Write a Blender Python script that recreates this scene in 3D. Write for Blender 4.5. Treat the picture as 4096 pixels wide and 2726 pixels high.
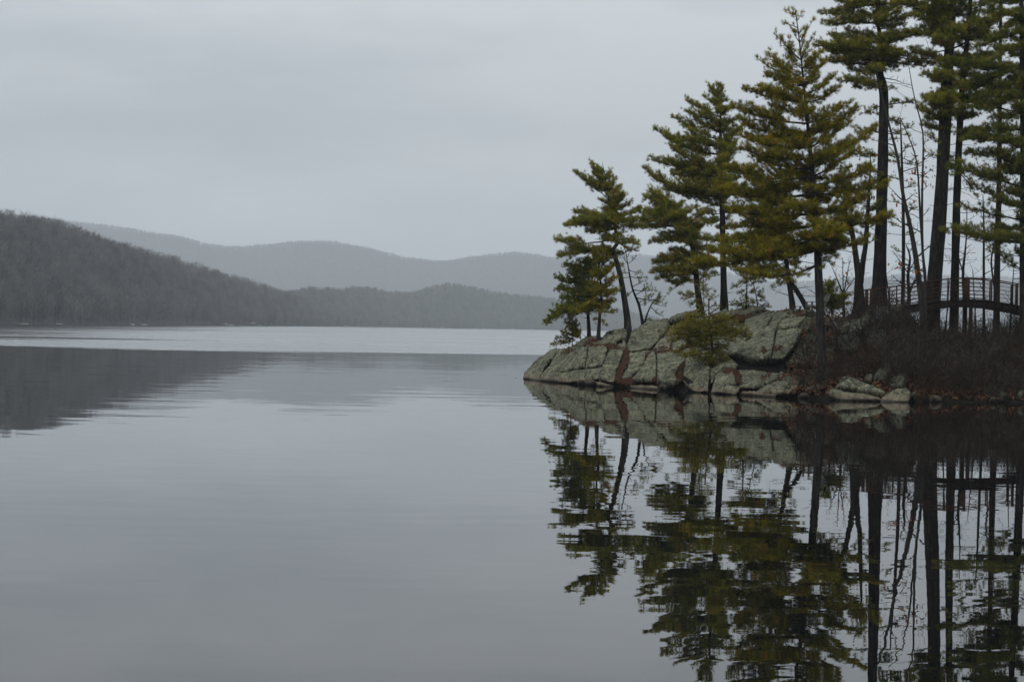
import bpy, math, random
import numpy as np
from mathutils import Vector, Matrix
from mathutils.geometry import delaunay_2d_cdt

for o in list(bpy.data.objects):
    bpy.data.objects.remove(o)
random.seed(7)
RNG = np.random.default_rng(11)
SC = bpy.context.scene
COL = SC.collection

# ------------------------------------------------------------------ camera
IW, IH = 4096.0, 2726.0
F = IW * 70.0 / 36.0                    # focal length in photo pixels
CAM = np.array([0.0, 0.0, 2.75])
ROLL = math.radians(1.1)
PITCH = math.atan(54.0 / F)
fwd = np.array([0, math.cos(PITCH), -math.sin(PITCH)])
rgt = np.array([math.cos(ROLL), 0, math.sin(ROLL)])
rgt = rgt - fwd * rgt.dot(fwd); rgt /= np.linalg.norm(rgt)
upv = np.cross(rgt, fwd)
cam_d = bpy.data.cameras.new('camera')
cam_d.lens = 70.0; cam_d.sensor_width = 36.0
cam_d.clip_start = 0.1; cam_d.clip_end = 30000
cam = bpy.data.objects.new('camera', cam_d); COL.objects.link(cam)
M = Matrix.Identity(4)
for i in range(3):
    M[i][0] = rgt[i]; M[i][1] = upv[i]; M[i][2] = -fwd[i]; M[i][3] = CAM[i]
cam.matrix_world = M
SC.camera = cam

# ------------------------------------------------------------------ sky, sun, exposure
world = bpy.data.worlds.new('World'); SC.world = world; world.use_nodes = True
SUN_EL, SUN_AZ = math.radians(48), math.radians(-35)      # azimuth from +Y behind the camera, see below
wn = world.node_tree.nodes; wl = world.node_tree.links; wn.clear()
w_out = wn.new('ShaderNodeOutputWorld')
w_mix = wn.new('ShaderNodeMixShader'); w_mix.inputs[0].default_value = 0.93
bg_sky = wn.new('ShaderNodeBackground'); bg_sky.inputs['Strength'].default_value = 0.06
sky = wn.new('ShaderNodeTexSky'); sky.sky_type = 'NISHITA'; sky.sun_disc = False
sky.sun_elevation = SUN_EL; sky.sun_rotation = math.radians(215); sky.air_density = 1.0; sky.dust_density = 4.0
bg_cl = wn.new('ShaderNodeBackground'); bg_cl.inputs['Strength'].default_value = 1.36
w_tc = wn.new('ShaderNodeTexCoord')
w_map = wn.new('ShaderNodeMapping'); w_map.inputs['Scale'].default_value = (2.0, 2.0, 8.0)
w_no = wn.new('ShaderNodeTexNoise'); w_no.inputs['Scale'].default_value = 2.2; w_no.inputs['Detail'].default_value = 5; w_no.inputs['Roughness'].default_value = 0.55
w_cr = wn.new('ShaderNodeValToRGB')
w_cr.color_ramp.elements[0].position = 0.39; w_cr.color_ramp.elements[0].color = (0.405, 0.438, 0.470, 1)
w_cr.color_ramp.elements[1].position = 0.62; w_cr.color_ramp.elements[1].color = (0.52, 0.546, 0.568, 1)
w_sep = wn.new('ShaderNodeSeparateXYZ')
w_el = wn.new('ShaderNodeValToRGB')
for k_, (p_, c_) in enumerate([(0.0, (1.42, 1.40, 1.36)), (0.05, (1.18, 1.175, 1.16)), (0.095, (0.92, 0.925, 0.93)), (0.16, (1.03, 1.03, 1.035)), (0.45, (1.15, 1.16, 1.17)), (1.0, (1.5, 1.5, 1.5))]):
    e = w_el.color_ramp.elements[k_] if k_ < 2 else w_el.color_ramp.elements.new(p_)
    e.position = p_; e.color = (*c_, 1)
w_mul = wn.new('ShaderNodeMixRGB'); w_mul.blend_type = 'MULTIPLY'; w_mul.inputs[0].default_value = 1
wl.new(w_tc.outputs['Generated'], w_map.inputs['Vector']); wl.new(w_map.outputs[0], w_no.inputs['Vector'])
wl.new(w_no.outputs['Fac'], w_cr.inputs[0]); wl.new(w_tc.outputs['Generated'], w_sep.inputs[0])
wl.new(w_sep.outputs['Z'], w_el.inputs[0]); wl.new(w_cr.outputs[0], w_mul.inputs[1]); wl.new(w_el.outputs[0], w_mul.inputs[2])
wl.new(w_mul.outputs[0], bg_cl.inputs['Color']); wl.new(sky.outputs[0], bg_sky.inputs['Color'])
wl.new(bg_sky.outputs[0], w_mix.inputs[1]); wl.new(bg_cl.outputs[0], w_mix.inputs[2]); wl.new(w_mix.outputs[0], w_out.inputs['Surface'])

sun_d = bpy.data.lights.new('sun', 'SUN'); sun_d.energy = 1.5; sun_d.angle = math.radians(40); sun_d.color = (1.0, 0.97, 0.92)
sun = bpy.data.objects.new('sun', sun_d); COL.objects.link(sun)
# overcast glow from above, behind and left of the camera
sdir = Vector((math.sin(math.radians(35)) * math.cos(SUN_EL), math.cos(math.radians(35)) * math.cos(SUN_EL), -math.sin(SUN_EL)))
sun.rotation_euler = sdir.to_track_quat('-Z', 'Y').to_euler(); sun.location = (-40, -40, 60)

vs = SC.view_settings
vs.view_transform = 'Standard'; vs.look = 'None'; vs.exposure = 0.0; vs.gamma = 1.0; vs.use_curve_mapping = False
SC.render.engine = 'CYCLES'
cy = SC.cycles
cy.max_bounces = 6; cy.diffuse_bounces = 2; cy.glossy_bounces = 3; cy.transmission_bounces = 2; cy.volume_bounces = 2
cy.transparent_max_bounces = 8; cy.caustics_reflective = False; cy.caustics_refractive = False
cy.use_denoising = True
cy.sample_clamp_indirect = 4.0

# ------------------------------------------------------------------ helpers
def P(x, y, Y):
    """photo pixel at world depth Y -> world point(s)"""
    x = np.asarray(x, float); y = np.asarray(y, float); Y = np.asarray(Y, float)
    d = fwd * F + (x[..., None] - IW / 2) * rgt - (y[..., None] - IH / 2) * upv
    return CAM + d * (Y / d[..., 1])[..., None]

def px2m(Y):
    return Y / F

def hz(x):
    return IH / 2 - 54 + math.tan(ROLL) * (np.asarray(x, float) - IW / 2)

def ztop(Z):          # converters from enlarged views back to photo pixels
    (x0, y0, s) = Z
    return lambda p: (x0 + p[0] * s, y0 + p[1] * s) + tuple(q * s for q in p[2:])
Z1 = ztop((2000, 1100, .38265)); Z2 = ztop((2600, 1100, .3444)); Z3 = ztop((3200, 1050, .38258))
Z4 = ztop((2150, 600, .5102)); Z5 = ztop((2500, 300, .6057)); Z6 = ztop((2900, 0, .5102)); Z7 = ztop((3200, 600, .4464))

def _hash(ix, iy, iz, seed):
    h = (ix * 374761393 + iy * 668265263 + iz * 2147483647 + seed * 1274126177) & 0xFFFFFFFF
    h = ((h ^ (h >> 13)) * 1274126177) & 0xFFFFFFFF
    h = h ^ (h >> 16)
    return (h & 0xFFFFFF) / float(0xFFFFFF)

def vnoise(p, seed=0):
    p = np.asarray(p, float); i = np.floor(p).astype(np.int64); f = p - i; f = f * f * (3 - 2 * f)
    r = 0
    for dx in (0, 1):
        wx = f[..., 0] if dx else 1 - f[..., 0]
        for dy in (0, 1):
            wy = f[..., 1] if dy else 1 - f[..., 1]
            for dz in (0, 1):
                wz = f[..., 2] if dz else 1 - f[..., 2]
                r = r + wx * wy * wz * _hash(i[..., 0] + dx, i[..., 1] + dy, i[..., 2] + dz, seed)
    return r * 2 - 1

def fbm(p, octv=4, seed=0, gain=0.5):
    a, s, r = 1.0, 1.0, 0
    for k in range(octv):
        r = r + a * vnoise(np.asarray(p) * s, seed + k * 17); a *= gain; s *= 2.03
    return r

class Geo:
    def __init__(self): self.v = []; self.t = []; self.q = []; self.n = 0; self.a = []
    def add(self, v, tris=None, quads=None, attr=None):
        v = np.asarray(v, float).reshape(-1, 3)
        if tris is not None and len(tris): self.t.append(np.asarray(tris, np.int64).reshape(-1, 3) + self.n)
        if quads is not None and len(quads): self.q.append(np.asarray(quads, np.int64).reshape(-1, 4) + self.n)
        self.v.append(v); self.n += len(v)
        self.a.append(np.zeros(len(v)) if attr is None else np.broadcast_to(np.asarray(attr, float), (len(v),)))
    def mesh(self, name, mat, smooth=False, attr=False):
        v = np.concatenate(self.v) if self.v else np.zeros((0, 3))
        t = np.concatenate(self.t) if self.t else np.zeros((0, 3), np.int64)
        q = np.concatenate(self.q) if self.q else np.zeros((0, 4), np.int64)
        me = bpy.data.meshes.new(name)
        me.vertices.add(len(v)); me.vertices.foreach_set('co', v.astype(np.float32).ravel())
        nl = t.size + q.size
        me.loops.add(nl); me.loops.foreach_set('vertex_index', np.concatenate([t.ravel(), q.ravel()]).astype(np.int32))
        me.polygons.add(len(t) + len(q))
        ls = np.concatenate([np.arange(len(t)) * 3, t.size + np.arange(len(q)) * 4]).astype(np.int32)
        me.polygons.foreach_set('loop_start', ls)
        if smooth: me.polygons.foreach_set('use_smooth', np.ones(len(t) + len(q), bool))
        me.update(calc_edges=True)
        if attr:
            at = me.attributes.new('tint', 'FLOAT', 'POINT'); at.data.foreach_set('value', np.concatenate(self.a).astype(np.float32))
        if mat: me.materials.append(mat)
        return me

def link(name, me, parent=None, loc=None):
    o = bpy.data.objects.new(name, me); COL.objects.link(o)
    if loc is not None: o.location = loc
    if parent is not None: o.parent = parent
    return o

def tag(o, label=None, cat=None, group=None, kind=None):
    if label: o['label'] = label
    if cat: o['category'] = cat
    if group: o['group'] = group
    if kind: o['kind'] = kind
    return o

def empty(name, loc, label, cat, group=None):
    o = bpy.data.objects.new(name, None); COL.objects.link(o); o.location = tuple(loc); o.empty_display_size = 0.2
    return tag(o, label, cat, group)

def cat_rom(pts, n):
    """Catmull-Rom through rows of pts (any columns)"""
    p = np.asarray(pts, float)
    if len(p) < 3:
        t = np.linspace(0, 1, n)[:, None]; return p[0] * (1 - t) + p[-1] * t
    q = np.vstack([2 * p[0] - p[1], p, 2 * p[-1] - p[-2]])
    u = np.linspace(0, len(p) - 1 - 1e-6, n); i = u.astype(int); f = (u - i)[:, None]
    a, b, c, d = q[i], q[i + 1], q[i + 2], q[i + 3]
    return 0.5 * ((2 * b) + (-a + c) * f + (2 * a - 5 * b + 4 * c - d) * f ** 2 + (-a + 3 * b - 3 * c + d) * f ** 3)

_ring = {}
def tube(g, pts, rad, k=4, cap=False):
    pts = np.asarray(pts, float); n = len(pts); rad = np.broadcast_to(np.asarray(rad, float), (n,))
    t = np.empty_like(pts); t[1:-1] = pts[2:] - pts[:-2]; t[0] = pts[1] - pts[0]; t[-1] = pts[-1] - pts[-2]
    t /= (np.sqrt((t * t).sum(1)) + 1e-9)[:, None]
    d = t.mean(0); ref = np.array([1.0, 0.13, 0.0]) if abs(d[0]) < 0.7 * (np.linalg.norm(d) + 1e-9) else np.array([0.0, 0.2, 1.0])
    u = np.cross(t, ref); u /= (np.sqrt((u * u).sum(1)) + 1e-9)[:, None]; w = np.cross(t, u)
    if k not in _ring:
        a = np.arange(k) * 2 * math.pi / k; _ring[k] = (np.cos(a), np.sin(a))
    ca, sa = _ring[k]
    v = pts[:, None, :] + rad[:, None, None] * (u[:, None, :] * ca[None, :, None] + w[:, None, :] * sa[None, :, None])
    i = np.arange(n - 1)[:, None] * k; j = np.arange(k)[None, :]; j2 = (j + 1) % k
    q = np.stack([i + j, i + j2, i + k + j2, i + k + j], -1).reshape(-1, 4)
    if cap:
        v = np.vstack([v.reshape(-1, 3), pts[:1], pts[-1:]]); b = n * k
        tr = [[b, (a + 1) % k, a] for a in range(k)] + [[b + 1, (n - 1) * k + a, (n - 1) * k + (a + 1) % k] for a in range(k)]
        g.add(v, tris=tr, quads=q)
    else:
        g.add(v.reshape(-1, 3), quads=q)

def box(g, c, sx, sy, sz, R=None):
    s = np.array([[a, b, d] for a in (-.5, .5) for b in (-.5, .5) for d in (-.5, .5)]) * [sx, sy, sz]
    if R is not None: s = s @ np.asarray(R).T
    g.add(s + np.asarray(c), quads=[[0, 1, 3, 2], [4, 6, 7, 5], [0, 4, 5, 1], [2, 3, 7, 6], [0, 2, 6, 4], [1, 5, 7, 3]])

def bar(g, a, b, w, h):
    """rectangular bar from a to b"""
    a = np.asarray(a, float); b = np.asarray(b, float); t = b - a; L = np.linalg.norm(t); t = t / L
    up = np.array([0, 0, 1.0]) if abs(t[2]) < .9 else np.array([0, 1.0, 0])
    s = np.cross(t, up); s /= np.linalg.norm(s); u = np.cross(s, t)
    box(g, (a + b) / 2, L, w, h, np.stack([t, s, u], 1))

# ------------------------------------------------------------------ materials
def new_mat(name):
    m = bpy.data.materials.new(name); m.use_nodes = True
    nt = m.node_tree; nt.nodes.clear()
    out = nt.nodes.new('ShaderNodeOutputMaterial')
    return m, nt, nt.nodes, nt.links, out

def N(nt, typ, **kw):
    n = nt.nodes.new(typ)
    for k, v in kw.items():
        if k in n.inputs: n.inputs[k].default_value = v
        else: setattr(n, k, v)
    return n

def ramp(nt, fac, stops, interp='LINEAR'):
    r = nt.nodes.new('ShaderNodeValToRGB'); r.color_ramp.interpolation = interp
    el = r.color_ramp.elements
    while len(el) < len(stops): el.new(0.5)
    for e, (p, c) in zip(el, stops):
        e.position = p; e.color = (*c, 1) if len(c) == 3 else c
    nt.links.new(fac, r.inputs[0]); return r

def noise(nt, vec, scale, detail=4, rough=0.55, dist=0.0):
    n = N(nt, 'ShaderNodeTexNoise', Scale=scale, Detail=detail, Roughness=rough, Distortion=dist)
    if vec is not None: nt.links.new(vec, n.inputs['Vector'])
    return n

def posn(nt, scale=(1, 1, 1)):
    g = nt.nodes.new('ShaderNodeNewGeometry'); m = N(nt, 'ShaderNodeMapping'); m.inputs['Scale'].default_value = scale
    nt.links.new(g.outputs['Position'], m.inputs['Vector']); return m.outputs[0]

def mixc(nt, fac, a, b, mode='MIX'):
    m = nt.nodes.new('ShaderNodeMixRGB'); m.blend_type = mode
    for s, v in ((m.inputs[0], fac), (m.inputs[1], a), (m.inputs[2], b)):
        if hasattr(v, 'links') or hasattr(v, 'is_linked'): nt.links.new(v, s)
        elif isinstance(v, (int, float)): s.default_value = v
        else: s.default_value = (*v, 1)
    return m.outputs[0]

def mth(nt, op, a, b=None, c=None, clamp=False):
    m = nt.nodes.new('ShaderNodeMath'); m.operation = op; m.use_clamp = clamp
    for s, v in zip(m.inputs, (a, b, c)):
        if v is None: continue
        if isinstance(v, (int, float)): s.default_value = v
        else: nt.links.new(v, s)
    return m.outputs[0]

def simple_mat(name, cols, scale=8, rough=0.9, bump=0.0, bscale=30, stretch=(1, 1, 1), spec=0.2):
    m, nt, nn, ll, out = new_mat(name)
    v = posn(nt, stretch)
    n = noise(nt, v, scale, 5, 0.6)
    k = len(cols); r = ramp(nt, n.outputs['Fac'], [(0.28 + 0.44 * i / max(1, k - 1), c) for i, c in enumerate(cols)])
    b = N(nt, 'ShaderNodeBsdfPrincipled', Roughness=rough); b.inputs['Specular IOR Level'].default_value = spec
    ll.new(r.outputs[0], b.inputs['Base Color'])
    if bump:
        nb = noise(nt, v, bscale, 5, 0.65); bp = N(nt, 'ShaderNodeBump', Strength=bump, Distance=0.09)
        ll.new(nb.outputs['Fac'], bp.inputs['Height']); ll.new(bp.outputs[0], b.inputs['Normal'])
    ll.new(b.outputs[0], out.inputs['Surface']); return m

def rock_mat(name, tone=1.0):
    m, nt, nn, ll, out = new_mat(name)
    v = posn(nt)
    big = noise(nt, v, 0.9, 5, 0.6, 0.4)
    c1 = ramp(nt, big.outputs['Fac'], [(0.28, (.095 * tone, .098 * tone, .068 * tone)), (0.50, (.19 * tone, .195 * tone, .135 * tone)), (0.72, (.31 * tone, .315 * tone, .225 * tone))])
    vs_ = posn(nt, (1.0, 1.0, 0.35))
    st = noise(nt, vs_, 2.4, 6, 0.7)
    c2 = mixc(nt, ramp(nt, st.outputs['Fac'], [(0.48, (0, 0, 0)), (0.62, (.9, .9, .9))]).outputs[0], c1.outputs[0], (.050, .050, .038))
    lich = noise(nt, v, 9, 6, 0.75)
    c3 = mixc(nt, ramp(nt, lich.outputs['Fac'], [(0.53, (0, 0, 0)), (0.62, (.85, .85, .85))]).outputs[0], c2, (.42 * tone, .435 * tone, .33 * tone))
    sp = noise(nt, v, 18, 5, 0.8)
    c4 = mixc(nt, ramp(nt, sp.outputs['Fac'], [(0.38, (.95, .95, .95)), (0.47, (0, 0, 0))]).outputs[0], c3, (.06, .062, .05))
    mt = noise(nt, v, 3.6, 7, 0.78, 0.6)
    c4 = mixc(nt, 1.0, c4, ramp(nt, mt.outputs['Fac'], [(0.36, (.30, .30, .27)), (0.48, (1.0, 1.0, .96)), (0.62, (1.75, 1.75, 1.62))]).outputs[0], 'MULTIPLY')
    # waterline stain, then a damp foot with a shadow line painted in
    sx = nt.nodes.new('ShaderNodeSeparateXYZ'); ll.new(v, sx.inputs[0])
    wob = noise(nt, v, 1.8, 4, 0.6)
    zz = mth(nt, 'SUBTRACT', sx.outputs['Z'], mth(nt, 'MULTIPLY', mth(nt, 'SUBTRACT', wob.outputs['Fac'], 0.5), 0.5))
    ring = ramp(nt, zz, [(0.0, (1, 1, 1)), (0.20, (.85, .85, .85)), (0.34, (0, 0, 0))])
    c5 = mixc(nt, mth(nt, 'MULTIPLY', ring.outputs[0], 0.6), c4, (.34 * tone, .255 * tone, .19 * tone))
    wet_shade = ramp(nt, mth(nt, 'ADD', sx.outputs['Z'], mth(nt, 'MULTIPLY', mth(nt, 'SUBTRACT', wob.outputs['Fac'], 0.5), 0.12)), [(0.05, (1, 1, 1)), (0.12, (0, 0, 0))])
    c6 = mixc(nt, mth(nt, 'MULTIPLY', wet_shade.outputs[0], 0.85), c5, (.035, .03, .026))
    b = N(nt, 'ShaderNodeBsdfPrincipled', Roughness=0.9); b.inputs['Specular IOR Level'].default_value = 0.2
    ll.new(c6, b.inputs['Base Color'])
    crk = N(nt, 'ShaderNodeTexVoronoi', Scale=0.9, feature='DISTANCE_TO_EDGE')
    vd = N(nt, 'ShaderNodeVectorMath', operation='ADD'); nv = noise(nt, v, 3, 4, 0.6)
    ll.new(v, vd.inputs[0]); ll.new(nv.outputs['Color'], vd.inputs[1]); ll.new(vd.outputs[0], crk.inputs['Vector'])
    ck = ramp(nt, crk.outputs['Distance'], [(0.0, (0, 0, 0)), (0.02, (1, 1, 1))])
    h = mth(nt, 'ADD', mth(nt, 'MULTIPLY', noise(nt, v, 5, 8, 0.7).outputs['Fac'], 1.0), mth(nt, 'MULTIPLY', ck.outputs[0], 0.25))
    bp = N(nt, 'ShaderNodeBump', Strength=1.0, Distance=0.16); ll.new(h, bp.inputs['Height']); ll.new(bp.outputs[0], b.inputs['Normal'])
    ll.new(b.outputs[0], out.inputs['Surface']); return m

def needle_mat(name, dark, mid, light, brown):
    m, nt, nn, ll, out = new_mat(name)
    a = N(nt, 'ShaderNodeAttribute', attribute_name='tint')
    r = ramp(nt, a.outputs['Fac'], [(0.0, dark), (0.45, mid), (0.85, light), (1.0, brown)])
    d = N(nt, 'ShaderNodeBsdfDiffuse'); t = N(nt, 'ShaderNodeBsdfTranslucent'); mx = N(nt, 'ShaderNodeMixShader'); mx.inputs[0].default_value = 0.35
    ll.new(r.outputs[0], d.inputs['Color']); ll.new(r.outputs[0], t.inputs['Color'])
    ll.new(d.outputs[0], mx.inputs[1]); ll.new(t.outputs[0], mx.inputs[2]); ll.new(mx.outputs[0], out.inputs['Surface']); return m

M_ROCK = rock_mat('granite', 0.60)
M_ROCKD = rock_mat('granite_mossy_shaded', 0.27)  # darker granite: mossy bank rocks, and shade painted onto the outcrop's right end
M_BARK = simple_mat('pine_bark', [(.007, .0065, .006), (.024, .022, .020), (.062, .058, .054)], 7, 0.95, 1.0, 14, (1, 1, 0.25), 0.1)
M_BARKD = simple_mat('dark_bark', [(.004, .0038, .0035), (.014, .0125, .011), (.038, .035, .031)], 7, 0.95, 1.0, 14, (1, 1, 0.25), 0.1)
M_BARKG = simple_mat('smooth_bark', [(.014, .014, .012), (.032, .030, .026), (.055, .052, .046)], 6, 0.9, 0.4, 20, (1, 1, 0.4), 0.1)
M_TWIG = simple_mat('twigs', [(.010, .009, .007), (.026, .022, .018), (.058, .050, .042)], 3, 0.95, 0, 1, (1, 1, 1), 0.1)
M_TWIGP = simple_mat('pale_twigs', [(.16, .15, .13), (.26, .25, .22)], 5, 0.9)
M_SOIL = simple_mat('leaf_soil', [(.005, .0045, .004), (.013, .010, .008), (.030, .018, .012)], 2.2, 1.0, 0.8, 12)
M_LITTER = simple_mat('needle_litter', [(.020, .012, .008), (.062, .030, .018), (.125, .060, .034)], 9, 1.0, 0.7, 40)
M_LEAF = simple_mat('oak_leaf', [(.13, .042, .016), (.22, .075, .028), (.28, .12, .05)], 5, 0.8)
M_LEAFD = simple_mat('old_leaf', [(.012, .008, .006), (.055, .026, .014), (.20, .090, .038)], 3.5, 0.9)
M_RUST = simple_mat('rusty_steel', [(.016, .008, .006), (.036, .014, .008), (.062, .025, .013)], 4, 0.8, 0.2, 60)
M_RUSTD = simple_mat('dark_steel', [(.010, .007, .006), (.022, .011, .008)], 5, 0.85, 0.2, 40)
M_WOOD = simple_mat('weathered_wood', [(.035, .033, .029), (.075, .071, .062), (.12, .115, .10)], 6, 0.9, 0.4, 30, (1, 6, 6))
M_PINE = needle_mat('pine_needles', (0.086, 0.100, 0.019), (0.200, 0.204, 0.029), (0.329, 0.294, 0.040), (0.386, 0.229, 0.036))
M_PINEY = needle_mat('olive_pine_needles', (0.092, 0.092, 0.013), (0.209, 0.190, 0.016), (0.334, 0.275, 0.023), (0.394, 0.231, 0.027))
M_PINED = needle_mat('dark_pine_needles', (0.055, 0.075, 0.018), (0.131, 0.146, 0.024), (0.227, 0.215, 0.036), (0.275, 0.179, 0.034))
M_PINEG = needle_mat('green_pine_needles', (0.062, 0.088, 0.017), (0.144, 0.172, 0.022), (0.248, 0.248, 0.033), (0.330, 0.220, 0.028))
M_HEM = needle_mat('hemlock_needles', (.10, .10, .018), (.20, .185, .028), (.29, .25, .04), (.32, .2, .04))
M_LAUREL = needle_mat('laurel_leaves', (.018, .028, .010), (.040, .055, .018), (.07, .085, .025), (.12, .10, .03))

# water: a mirror with faint long ripples, ruffled by wind farther out
def water_mat():
    m, nt, nn, ll, out = new_mat('lake_water')
    pos = posn(nt)
    sx = nt.nodes.new('ShaderNodeSeparateXYZ'); ll.new(pos, sx.inputs[0])
    wob = noise(nt, posn(nt, (0.02, 0.05, 1)), 1.0, 3, 0.5)
    yy = mth(nt, 'ADD', mth(nt, 'ADD', sx.outputs['Y'], mth(nt, 'MULTIPLY', sx.outputs['X'], -0.55)), mth(nt, 'MULTIPLY', mth(nt, 'SUBTRACT', wob.outputs['Fac'], 0.5), 26))
    far = N(nt, 'ShaderNodeMapRange', clamp=True); far.interpolation_type = 'SMOOTHSTEP'
    far.inputs['From Min'].default_value = 196; far.inputs['From Max'].default_value = 220
    ll.new(yy, far.inputs['Value'])
    farf = far.outputs[0]
    streak = noise(nt, posn(nt, (0.006, 0.03, 1)), 1.0, 3, 0.6)
    ruff = mth(nt, 'MULTIPLY', farf, ramp(nt, streak.outputs['Fac'], [(0.36, (.45, .45, .45)), (0.50, (1, 1, 1))]).outputs[0])
    # slopes
    n1 = noise(nt, posn(nt, (0.07, 0.55, 1)), 1.0, 3, 0.5)
    n2 = noise(nt, posn(nt, (0.55, 1.5, 1)), 1.0, 3, 0.55)
    n3 = noise(nt, posn(nt, (0.25, 0.6, 1)), 1.3, 2, 0.5)
    mid = N(nt, 'ShaderNodeMapRange', clamp=True); mid.inputs['From Min'].default_value = 45; mid.inputs['From Max'].default_value = 70
    ll.new(sx.outputs['Y'], mid.inputs['Value'])
    sl1 = mth(nt, 'MULTIPLY', mth(nt, 'SUBTRACT', n1.outputs['Fac'], 0.5), mth(nt, 'MULTIPLY_ADD', mid.outputs[0], 0.013, 0.004))
    sl2 = mth(nt, 'MULTIPLY', mth(nt, 'SUBTRACT', n2.outputs['Fac'], 0.5), 0.012)
    slx = mth(nt, 'MULTIPLY', mth(nt, 'SUBTRACT', n3.outputs['Fac'], 0.5), 0.004)
    cx = nt.nodes.new('ShaderNodeCombineXYZ'); ll.new(slx, cx.inputs[0]); ll.new(mth(nt, 'ADD', sl1, sl2), cx.inputs[1]); cx.inputs[2].default_value = 1
    nf = noise(nt, posn(nt, (0.9, 1.6, 1)), 1.0, 4, 0.6); sc = nt.nodes.new('ShaderNodeVectorMath'); sc.operation = 'SUBTRACT'
    ll.new(nf.outputs['Color'], sc.inputs[0]); sc.inputs[1].default_value = (0.5, 0.80, 0.5)
    sv = nt.nodes.new('ShaderNodeVectorMath'); sv.operation = 'MULTIPLY'; ll.new(sc.outputs[0], sv.inputs[0]); sv.inputs[1].default_value = (0.06, 0.13, 0)
    sm = nt.nodes.new('ShaderNodeVectorMath'); sm.operation = 'SCALE'; ll.new(sv.outputs[0], sm.inputs[0]); ll.new(ruff, sm.inputs['Scale'])
    ad = nt.nodes.new('ShaderNodeVectorMath'); ad.operation = 'ADD'; ll.new(cx.outputs[0], ad.inputs[0]); ll.new(sm.outputs[0], ad.inputs[1])
    nm = nt.nodes.new('ShaderNodeVectorMath'); nm.operation = 'NORMALIZE'; ll.new(ad.outputs[0], nm.inputs[0])
    b = N(nt, 'ShaderNodeBsdfPrincipled', IOR=1.333)
    b.inputs['Base Color'].default_value = (.004, .005, .005, 1)
    ll.new(mth(nt, 'MULTIPLY', ruff, 0.09), b.inputs['Roughness'])
    ll.new(nm.outputs[0], b.inputs['Normal'])
    ll.new(b.outputs[0], out.inputs['Surface']); return m

# ------------------------------------------------------------------ large structure: water
g = Geo()
g.add([[-14000, -300, 0], [14000, -300, 0], [14000, 14000, 0], [-14000, 14000, 0]], quads=[[0, 1, 2, 3]])
tag(link('water', g.mesh('water', water_mat())), kind='structure')

# ------------------------------------------------------------------ far hills and their woods
def interp(x, tab):
    t = np.asarray(tab, float); return np.interp(x, t[:, 0], t[:, 1])

SH = [(-4000, 640), (-1200, 680), (0, 800), (600, 1150), (1100, 1800), (1500, 2650), (2000, 3200), (2300, 3350), (8000, 3500)]
R1 = [(-4000, 700), (-1200, 720), (-300, 815), (0, 866), (117, 873), (250, 905), (467, 981), (700, 1041), (934, 1107), (1097, 1160), (1165, 1180), (1260, 1240), (1340, 1300), (1400, 1330)]
R2 = [(850, 1330), (930, 1230), (1000, 1180), (1165, 1165), (1232, 1144), (1340, 1150), (1469, 1142), (1552, 1165), (1651, 1165), (1723, 1140), (1800, 1129), (1883, 1143), (1993, 1165), (2100, 1178), (2214, 1190), (2400, 1215), (2600, 1262), (2750, 1300), (2900, 1335)]
R3 = [(-4000, 800), (-500, 830), (0, 852), (100, 862), (210, 876), (280, 885), (406, 897), (513, 911), (607, 929), (747, 948), (794, 967), (887, 983), (980, 985), (1110, 975), (1182, 965), (1276, 962), (1342, 966), (1458, 986), (1552, 1010), (1607, 1028), (1717, 1038), (1795, 1045), (1855, 1032), (1938, 1016), (2021, 1008), (2104, 1009), (2214, 1030), (2350, 1022), (2560, 1015), (2700, 1040), (2900, 1090), (3100, 1132), (3300, 1120), (3600, 1098), (3850, 1106), (4096, 1110), (5000, 1060), (8000, 1000)]

M_HILL = simple_mat('forest_floor', [(.022, .020, .020), (.040, .036, .035), (.06, .052, .048)], 0.05, 1.0)
M_FTREE = simple_mat('far_bare_wood', [(.050, .044, .044), (.105, .096, .095), (.17, .158, .152)], 0.05, 1.0)
M_FTREEP = simple_mat('far_pale_wood', [(.14, .13, .12), (.2, .19, .175)], 0.12, 1.0)
M_FPINE = simple_mat('far_pine', [(.050, .060, .036), (.085, .095, .055)], 0.1, 1.0)

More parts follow.
